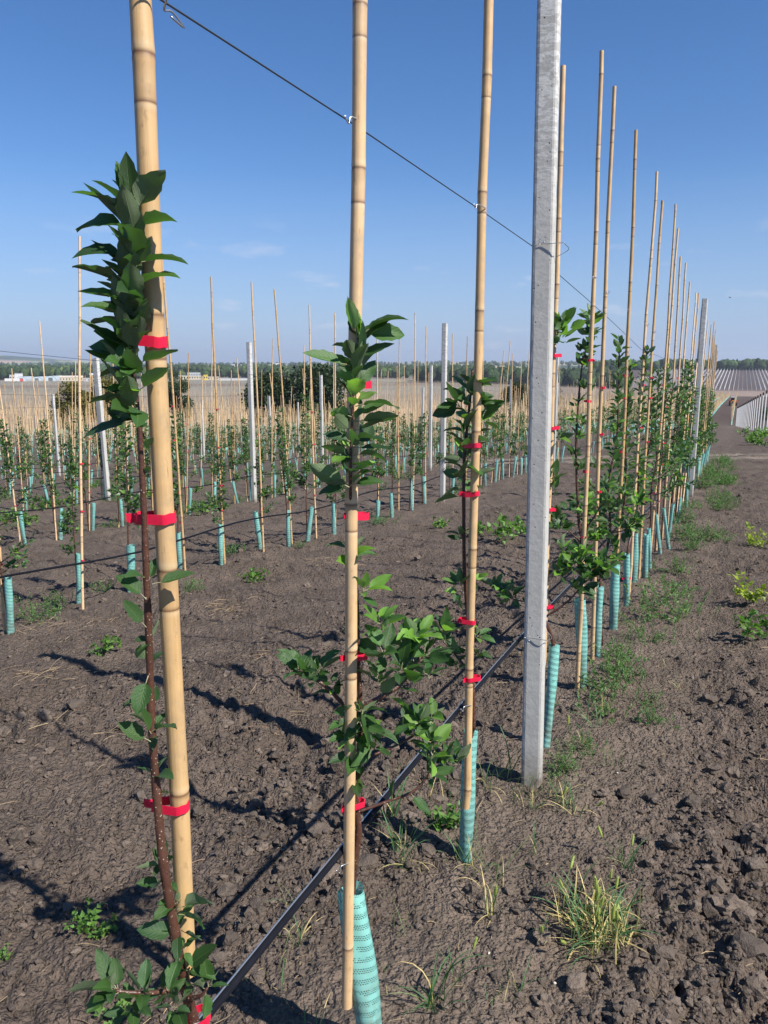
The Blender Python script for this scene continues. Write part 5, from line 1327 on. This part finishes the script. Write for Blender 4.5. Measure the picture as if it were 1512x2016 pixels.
for x, y, s, lab in [(990, 1068, 1.7, 'broad leaved green weed patch left of the concrete post'), (940, 1055, 1.1, 'left end of the weed patch left of the concrete post'), (1025, 1050, 1.2, 'leaves of the weed patch reaching behind the concrete post'), (865, 1040, .9, 'small green weed left of the weed patch'), (400, 1018, 1.3, 'bright weed between first and second sleeve rows, left of centre'), (440, 1010, .9, 'smaller bright weed right of the bright weed in the second alley'),
                     (50, 1040, 1.5, 'green weed patch at the far left beyond the second row'), (20, 1025, 1.2, 'weed patch cut by the left edge beyond the second row'), (505, 1148, .95, 'lone bright green weed in the first alley'), (208, 1295, .75, 'small green seedling in the first alley near the foremost cane'), (885, 1640, .55, 'pale green seedling with lobed leaves left of the third sleeve'),
                     (172, 1850, .42, 'bright little seedling on the soil at lower left'), (205, 1862, .3, 'tiny seedling right below the bright one at lower left'), (230, 2010, .35, 'seedling cut by the bottom edge at lower left'), (10, 1890, .2, 'tiny seedling at the left edge near the bottom'), (1440, 950, .9, 'small weed on the right alley in the middle distance'), (1420, 955, .7, 'smaller weed left of the one on the right alley')]:
    weed(x, y, BROAD, s, lab)
for x, y, s, lab in [(75, 1222, 1.0, 'dark fine weed below the first sleeve of the second row'), (110, 1200, .8, 'dark fine weed between first and second sleeve of the second row'), (380, 1172, .7, 'fine weed right of the third sleeve of the second row'), (205, 1170, .7, 'dark weed beside the crumpled sleeve'), (590, 1080, .5, 'small weed at the foot of the second row'), (460, 1095, .9, 'fine weed between the fifth and sixth canes of the second row'), (160, 975, .9, 'weed tuft in the second alley at left')]:
    weed(x, y, WEED, s, lab)
for i in range(60):
    k = rnd.choice((1, 2, 2, 3, 3, 4, 4, 5)); u = rnd.uniform(4 + k * 1.5, 21); x, y = uv(u, ROWV[k] + rnd.gauss(0, .35)); s = rnd.uniform(.6, 1.5)
    if abs(math.degrees(math.atan2(x, y))) > 28: continue
    o = link('leafy_weed', rnd.choice(BROAD + WEED), None, (x, y, gz(x, y)), (0, 0, rnd.uniform(0, 6.28)), (s, s, s)); tag(o, 'green weed under the %s row, %s of these scattered weeds' % (ordinal(k + 1), ordinal(i + 1)), 'weed', 'weeds scattered under the rows behind')
cw = sorted(rnd.uniform(24, 48) for _ in range(26))
for i in range(26):
    x, y = uv(cw[i], -1.4 + rnd.gauss(0, .5)); s = rnd.uniform(1.5, 3.)
    o = link('leafy_weed', rnd.choice(BROAD), None, (x, y, gz(x, y)), (0, 0, rnd.uniform(0, 6.28)), (s, s, s)); tag(o, '%s coarse green weed below the black capped posts, from the front' % ordinal(i + 1), 'weed', 'coarse weeds below the black capped posts')
# dry straw
r_ = np.random.RandomState(21); VV, FF, CC = [], [], []; off = 0
heaps = [(440, 1205, 26, .10), (85, 1335, 22, .12), (645, 1108, 22, .16), (350, 1015, 14, .12), (600, 985, 12, .2), (525, 1300, 8, .1), (1130, 1010, 10, .2), (1460, 1290, 10, .1), (1440, 1210, 5, .1), (100, 1240, 16, .15), (180, 1235, 12, .12), (820, 940, 14, .3), (120, 1420, 6, .1), (215, 1465, 5, .08), (560, 1400, 6, .1), (1380, 1000, 12, .2), (540, 1440, 4, .05)]
S_ = []
for hx, hy, n, sp in heaps:
    g = ground_px(hx, hy)
    for _ in range(int(n * 1.8)): S_.append((g.x + r_.normal(0, sp * .8), g.y + r_.normal(0, sp * .6), r_.uniform(.04, .15)))
for _ in range(1100):
    d = 1.2 * 10 ** r_.rand(); a = R(r_.uniform(-38, 38)); S_.append((math.sin(a) * d, math.cos(a) * d, (.012 + .06 * r_.rand() ** 2.2) * (1.5 if d > 3 else 1)))
sx_ = np.array([s[0] for s in S_]); sy_ = np.array([s[1] for s in S_]); sz_ = Hrow(sx_, sy_) + micro(sx_, sy_)[0]
for (x, y, L), z in zip(S_, sz_):
    a = r_.rand() * 6.28; w = r_.uniform(.0004, .0012) * (1.4 if L > .06 else 1); bd = r_.normal(0, .18); pts = []; p = np.array([x, y, z + .004]); el = r_.uniform(-.05, .35)
    for i in range(4): pts.append(p.copy()); p = p + np.array([math.cos(a) * math.cos(el), math.sin(a) * math.cos(el), math.sin(el)]) * L / 3; a += bd; el -= r_.uniform(0, .3)
    pts = np.array(pts); sd_ = np.array([-math.sin(a), math.cos(a), 0]) * w; hh = np.array([0, 0, w * 1.2])
    V_ = np.stack([pts - sd_, pts + sd_, pts + hh], 1).reshape(-1, 3); VV.append(V_)
    for i in range(3):
        b_ = off + i * 3
        for q0, q1 in ((0, 1), (1, 2), (2, 0)): FF.append((b_ + q0, b_ + q1, b_ + 3 + q1, b_ + 3 + q0))
    off += 12; k = r_.uniform(.7, 1.25); c = (.44, .33, .19) if r_.rand() < .7 else (.30, .20, .13); CC.append(np.tile([[c[0] * k, c[1] * k, c[2] * k]], (12, 1)))
o = link('dry_straw', np_mesh('dry_straw', np.vstack(VV), np.array(FF), M['straw'], True, None, np.vstack(CC))); tag(o, 'thin pale straws and stalks littering the soil', 'straw', kind='stuff')
# a few pale pebbles
for i, (px_, py_) in enumerate([(1215, 1522), (962, 1885), (348, 1805), (1092, 1945)]):
    g = ground_px(px_, py_); P = I2 * .0042 * (1 + .2 * np.sin(I2[:, [0]] * 3 + i)) * np.array([1, .8, .7]); pm = np_mesh('pebble', P, IF2, simple('pebble_stone', (.50, .46, .38), .7)) if i == 0 else pm
    o = link('pebble', pm, None, (g.x, g.y, surf(g.x, g.y) + .002), (0, 0, i)); tag(o, ['pale pebble on the crust right of the post foot', 'pale pebble on the soil right of the front sleeve', 'white pebble above the seedling at lower left', 'pale pebble near the bottom edge below the foxtail clump'][i], 'pebble')

# ------------------------------------------------------------------ trees standing in the orchard below
def crown_tree(pxl, pxr, pyt, d, cbase, label, seed, n=9500, autumn=0):
    q = np.random.RandomState(seed); xm = (pxl + pxr) / 2; r = ray(xm, 800); hh = math.hypot(r[0], r[1]); X, Y = r[0] / hh * d, r[1] / hh * d
    z0 = float(Hbase(X, Y)); w = (pxr - pxl) / F * d; t_ = ray(xm, pyt); ztop = CZ + t_[2] / math.hypot(t_[0], t_[1]) * d; H_ = ztop - z0
    root = empty('orchard_tree', (X, Y, z0)); tag(root, label, 'tree')
    mb = MB(); mb.tube([(0, 0, -.3), (.1, 0, H_ * .25), (-.1, .1, H_ * .6)], [w * .035, w * .028, w * .012], 8); link('trunk', mb.mesh('trunk', M['bark']), root)
    nb = 26; cs = []
    for i in range(nb):
        a = q.rand() * 6.28; rr5 = (q.rand() ** .5) * w * .43; f = q.rand(); zc = H_ * (.18 + .68 * f); lim = 1 - .55 * max(0, f - .45) / .55; c = np.array([math.cos(a) * rr5 * lim, math.sin(a) * rr5 * lim, zc]); cs.append((c, w * q.uniform(.12, .22)))
        if i % 3 == 0:
            m2 = MB(); m2.tube([(0, 0, H_ * .22 * (1 + f)), tuple(c * .6 + np.array([0, 0, zc * .3])), tuple(c)], [w * .014, w * .009, w * .004], 5); link('limb', m2.mesh('limb', M['bark']), root)
    P, N = [], []
    for c, rr5 in cs:
        k = n // nb; dd = q.normal(0, 1, (k, 3)); dd /= np.linalg.norm(dd, axis=1)[:, None]; P.append(c + dd * rr5 * q.uniform(.55, 1.12, (k, 1)) * np.array([1, 1, .85])); N.append(dd + q.normal(0, .5, (k, 3)))
    P = np.concatenate(P); D = np.concatenate(N); V, T = foliage_arrays(P, D, w * .046 * q.uniform(.6, 1.3, len(P)), .8, seed)
    c = leaf_colors(len(P), q, .25 if autumn else .05, cbase, (.26, .20, .04) if autumn else (.07, .12, .03))
    f_ = link('crown', np_mesh('crown', V, T, M['crown'], True, None, c), root); f_['kind'] = 'stuff'
crown_tree(98, 172, 742, 118, (.10, .10, .025), 'yellowing round tree in the valley, left one of the autumn tinted pair', 1, autumn=1)
crown_tree(160, 252, 738, 122, (.12, .115, .028), 'yellowing round tree in the valley, right one of the autumn tinted pair', 2, autumn=1)
crown_tree(318, 380, 722, 125, (.035, .062, .022), 'dark green tree just right of the foremost cane, below the yellow buildings', 3)
crown_tree(484, 592, 731, 128, (.032, .058, .020), 'dark round tree, left one of the pair left of the second cane', 4)
crown_tree(556, 690, 722, 126, (.030, .055, .020), 'dark broad tree, right one of the pair left of the second cane', 5)
crown_tree(984, 1046, 750, 150, (.035, .055, .020), 'dark tree between the third cane and the concrete post', 6)
crown_tree(1088, 1110, 752, 150, (.035, .055, .020), 'small dark tree peeping past the right side of the concrete post', 7, n=2000)
crown_tree(1495, 1530, 800, 95, (.05, .09, .03), 'green bush at the right edge under the black capped posts', 8, n=2500)

# woods that read as one mass
def wood(name, rng, count, hr, col, label, seed, cols2=None):
    q = np.random.RandomState(seed); VV, FF, CC = [], [], []; off = 0
    for i in range(count):
        az = R(q.uniform(rng[0], rng[1])); d = q.uniform(rng[2], rng[3]); X, Y = math.sin(az) * d, math.cos(az) * d; z = float(Hbase(X, Y)); h = q.uniform(*hr); w = h * q.uniform(.28, .45); spruce = q.rand() < .18
        P = I2 * (1 + q.uniform(-.28, .28, (len(I2), 1)))
        P = P * np.array([w, w, h * .5])
        if spruce: P[:, :2] *= (.75 - .55 * (P[:, 2:3] / (h * .5)))
        P = P + np.array([X, Y, z + h * .5]); VV.append(P); FF.append(IF2 + off); off += len(P)
        k = q.uniform(.6, 1.35); c = np.array(col if not spruce else (.018, .034, .016)) * k
        if cols2 is not None and q.rand() < .2: c = np.array(cols2) * k
        CC.append(np.tile(c[None], (len(P), 1)))
    o = link(name, np_mesh(name, np.vstack(VV), np.vstack(FF), M['wood'], True, None, np.vstack(CC))); tag(o, label, 'wood', kind='stuff')
wood('valley_wood', (-29, 8, 1010, 1750), 1300, (9, 16), (.040, .068, .026), 'long dark wood across the valley behind the buildings', 1, (.07, .10, .03))
wood('near_wood', (2.5, 17, 760, 900), 420, (11, 16), (.036, .060, .024), 'dark wood edge behind the brown field left of the concrete post', 2)
wood('hilltop_wood', (15, 31, 1140, 1230), 330, (11, 15), (.046, .078, .030), 'row of trees along the crest of the far hill at right', 3)
wood('far_wood', (-29, 31, 2300, 3600), 700, (10, 16), (.045, .070, .030), 'faint woods on the far plain', 4)

# ------------------------------------------------------------------ buildings far down the valley
def bplace(pxl, pxr, pyb, d, name, label, cat='building', grp=None):
    xm = (pxl + pxr) / 2; r = ray(xm, pyb); hh = math.hypot(r[0], r[1]); X, Y = r[0] / hh * d, r[1] / hh * d; o = empty(name, (X, Y, float(Hbase(X, Y)))); o.rotation_euler = (0, 0, -math.atan2(X, Y)); tag(o, label, cat, grp); return o, (pxr - pxl) / F * d, F / d
def mat_paint(c, n): return simple(n, c, .6, noise_amt=.06, nscale=.3)
WHITE = mat_paint((.56, .56, .55), 'white_wall'); CREAM = mat_paint((.58, .50, .36), 'cream_wall'); YELLOW = mat_paint((.72, .52, .06), 'yellow_wall'); GREYR = mat_paint((.34, .38, .41), 'grey_roof'); BEIGE = mat_paint((.50, .44, .36), 'beige_roof'); DARKW = mat_paint((.10, .11, .12), 'dark_opening'); REDP = mat_paint((.50, .06, .05), 'red_paint'); BLUEG = mat_paint((.42, .50, .55), 'pale_blue_roof'); ORANGE = mat_paint((.75, .20, .03), 'orange_paint')
def hangar(pxl, pxr, d, label):
    o, w, _ = bplace(pxl, pxr, 745, d, 'hangar', label, 'hangar', 'arched hangars in the valley'); aw = w * .62; n = 12; L = 26; h = aw * .48; vs = []
    sh = w * .38
    for k, (yy, xx) in enumerate(((0, 0), (L, sh * 1.6))):
        for i in range(n + 1):
            a = math.pi * i / n; vs.append((-w / 2 + aw / 2 - math.cos(a) * aw / 2 + xx, yy, math.sin(a) * h))
    mb = MB(); mb.add(vs, [(i, i + 1, n + 2 + i, n + 1 + i) for i in range(n)]); link('roof', mb.mesh('roof', GREYR), o)
    f = MB(); f.add([(v[0], .2, v[2] * .97) for v in vs[:n + 1]], [tuple(range(n, -1, -1))]); link('front_wall', f.mesh('front_wall', BLUEG, False), o)
    g = MB(); g.box((-w / 2 + aw / 2, .0, h * .33), (aw * .35, .3, h * .66)); link('door', g.mesh('door', DARKW, False), o)
for pl, pr, lab in ((34, 62, 'left of the three grey arched hangars'), (65, 92, 'middle one of the three grey arched hangars'), (91, 122, 'right of the three grey arched hangars')): hangar(pl, pr, 930, lab)
def house(pxl, pxr, h, d, label, wall=WHITE, roof=GREYR, wins=0, gable=False, name='building', dep=10, roofh=2., wrow=1):
    o, w, _ = bplace(pxl, pxr, 745, d, name, label); b = MB(); b.box((0, dep / 2, h / 2), (w, dep, h)); link('wall', b.mesh('wall', wall, False), o); r_ = MB()
    if gable: r_.add([(-w / 2 - .4, -.4, h), (w / 2 + .4, -.4, h), (w / 2 + .4, dep + .4, h), (-w / 2 - .4, dep + .4, h), (-w / 2 - .4, dep / 2, h + roofh), (w / 2 + .4, dep / 2, h + roofh)], [(0, 1, 5, 4), (2, 3, 4, 5), (0, 4, 3), (1, 2, 5), (3, 2, 1, 0)])
    else: r_.box((0, dep / 2, h + .2), (w + .6, dep + .6, .4))
    link('roof', r_.mesh('roof', roof, False), o); wm = None
    for j_ in range(wrow):
        for i in range(wins):
            if wm is None: m_ = MB(); m_.box((0, 0, 0), (w / wins * .45, .2, h / wrow * .38)); wm = m_.mesh('window', M['glass'], False)
            link('window', wm, o, (-w / 2 + (i + .5) * w / wins, -.05, h / wrow * (j_ + .55)))
    return o
house(31, 44, 8, 960, 'tall white block behind the left hangar'); house(120, 160, 3.6, 940, 'long low beige roofed barn right of the hangars', CREAM, BEIGE, 8, True, 'barn')
house(178, 191, 6, 960, 'pale house with a light blue gable roof behind the yellowing trees', WHITE, BLUEG, 3, True); house(166, 182, 2.6, 900, 'low white shed before the pale blue roofed house', WHITE, WHITE, 3)
house(353, 395, 4.6, 960, 'cream building with a row of windows beyond the dark tree', CREAM, GREYR, 9); house(370, 394, 8, 975, 'white upper block behind the cream building', WHITE, GREYR, 8, False, 'building', 8, 2, 2)
house(401, 409, 5.5, 930, 'small bright yellow building', YELLOW, YELLOW, 2); house(409, 430, 3.2, 950, 'cream shed right of the bright yellow building', CREAM, BEIGE, 4)
house(432, 524, 2.0, 900, 'very long low white greenhouse wall across the field', WHITE, WHITE, 0); house(652, 674, 5.5, 900, 'white building just left of the second cane', WHITE, WHITE, 2)
house(708, 722, 2.5, 900, 'small shed right of the second cane', CREAM, BEIGE, 2)
for i, (a, b, h, d) in enumerate([(455, 463, 10, 2400), (468, 480, 8, 2500), (524, 534, 9, 2400), (538, 552, 12, 2600), (556, 566, 7, 2500), (415, 421, 9, 2300), (958, 966, 10, 2500), (905, 912, 8, 2400), (585, 592, 8, 2500), (20, 28, 6, 1000)]):
    house(a, b, h, d, ['white block in the distant town, left of the tall third row post', 'long pale block in the distant town', 'pale block above the dark tree pair', 'brightest white block of the distant town', 'low pale block right of the brightest one', 'white block above the bright yellow building', 'pale block of the distant town near the third cane', 'tiny block of the distant town left of the third cane', 'pale block above the broad dark tree', 'small pale house at the far left by the white truck'][i], WHITE, GREYR, 2)
# long white lorry with a red cab
o, w, _ = bplace(12, 44, 747, 890, 'lorry', 'long white lorry with a red cab in front of the hangars', 'lorry')
b = MB(); b.box((-w * .1, 0, 2.3), (w * .75, 2.6, 2.9)); link('box_body', b.mesh('box_body', WHITE, False), o)
b = MB(); b.box((w * .37, 0, 1.9), (w * .17, 2.5, 2.4)); b.box((w * .36, 0, 3.2), (w * .10, 2.3, .5)); link('cab', b.mesh('cab', REDP, False), o)
b = MB(); b.tube([(0, -1.3, 0), (0, -.9, 0)], .5, 12); wmz = b.mesh('wheel', M['rubber'])
for k in (-.4, -.3, .1, .35): link('wheel', wmz, o, (w * k, 0, .5))

# ------------------------------------------------------------------ tractor in the valley
xr = ray(1443, 795); hh = math.hypot(xr[0], xr[1]); TX, TY = xr[0] / hh * 240, xr[1] / hh * 240
o = empty('tractor', (TX, TY, float(Hbase(TX, TY)))); o.rotation_euler = (0, 0, -math.atan2(TX, TY)); tag(o, 'orange tractor with a white roof driving between the valley rows', 'tractor')
def part(name, boxes, mat, tubes=()):
    b = MB()
    for c, s in boxes: b.box(c, s)
    for p_, r__ in tubes: b.tube(p_, r__, 14)
    return link(name, b.mesh(name, mat, False), o)
part('hood', [((0, -1.1, 1.05), (.75, 1.5, .75)), ((0, -1.1, 1.48), (.6, 1.4, .12))], ORANGE); part('grille', [((0, -1.87, 1.05), (.6, .04, .5))], DARKW); part('chassis', [((0, -.3, .65), (.5, 2.9, .3))], DARKW)
part('cab_frame', [((sx2 * .62, sy2, 1.75), (.07, .07, 1.1)) for sx2 in (-1, 1) for sy2 in (-.15, 1.0)] + [((0, .45, 1.15), (1.3, 1.2, .25))], ORANGE)
part('cab_glass', [((0, .42, 1.75), (1.22, 1.1, .95))], M['glass']); part('roof', [((0, .42, 2.36), (1.45, 1.45, .14)), ((0, .42, 2.46), (1.2, 1.2, .08))], WHITE)
for s in (-1, 1):
    part('fender', [((s * .85, .6, 1.35), (.45, 1.3, .08)), ((s * .85, -.02, 1.15), (.45, .08, .4))], ORANGE)
    part('rear_wheel', [], M['rubber'], [([(s * .65, .6, .72), (s * 1.08, .6, .72)], .72)]); part('front_wheel', [], M['rubber'], [([(s * .6, -1.35, .45), (s * .9, -1.35, .45)], .45)])
    part('headlight', [((s * .25, -1.89, 1.3), (.16, .03, .1))], WHITE)
part('sprayer_tank', [((0, 2.6, 1.2), (1.3, 1.9, 1.0))], YELLOW)

# ------------------------------------------------------------------ bird in the sky
b_ = ray(1437, 586); B_ = Vector((b_[0], b_[1], b_[2])) * 45 + Vector((0, 0, CZ)); o = empty('bird', B_); tag(o, 'tiny dark bird in the sky at right', 'bird')
mb = MB(); mb.tube([(0, -.09, 0), (0, -.06, .005), (0, 0, 0), (0, .06, 0), (0, .10, .005)], [.004, .018, .022, .014, .006], 8); link('body', mb.mesh('body', M['rubber']), o)
for s in (-1, 1):
    mb = MB(); mb.add([(0, -.03, .01), (0, .03, .01), (s * .07, .02, .05), (s * .07, -.04, .05), (s * .13, .03, .03), (0, -.03, .004), (0, .03, .004), (s * .07, .02, .044), (s * .07, -.04, .044)], [(0, 1, 2, 3), (3, 2, 4), (5, 8, 7, 6), (8, 4, 7)]); link('wing', mb.mesh('wing', M['rubber']), o)

# ------------------------------------------------------------------ the air
mb = MB(); mb.box((0, 0, 25), (15300, 15300, 150)); HZ = bpy.data.materials.new('haze_air'); HZ.use_nodes = True; n_ = HZ.node_tree.nodes; n_.clear()
ho = n_.new('ShaderNodeOutputMaterial'); hv_ = n_.new('ShaderNodeVolumePrincipled'); hv_.inputs['Color'].default_value = (.80, .88, 1, 1); hv_.inputs['Density'].default_value = 0.00013; hv_.inputs['Anisotropy'].default_value = .2
HZ.node_tree.links.new(hv_.outputs[0], ho.inputs['Volume'])
hz = mb.build('haze', HZ); tag(hz, kind='stuff', label='thin blue haze over the valley')
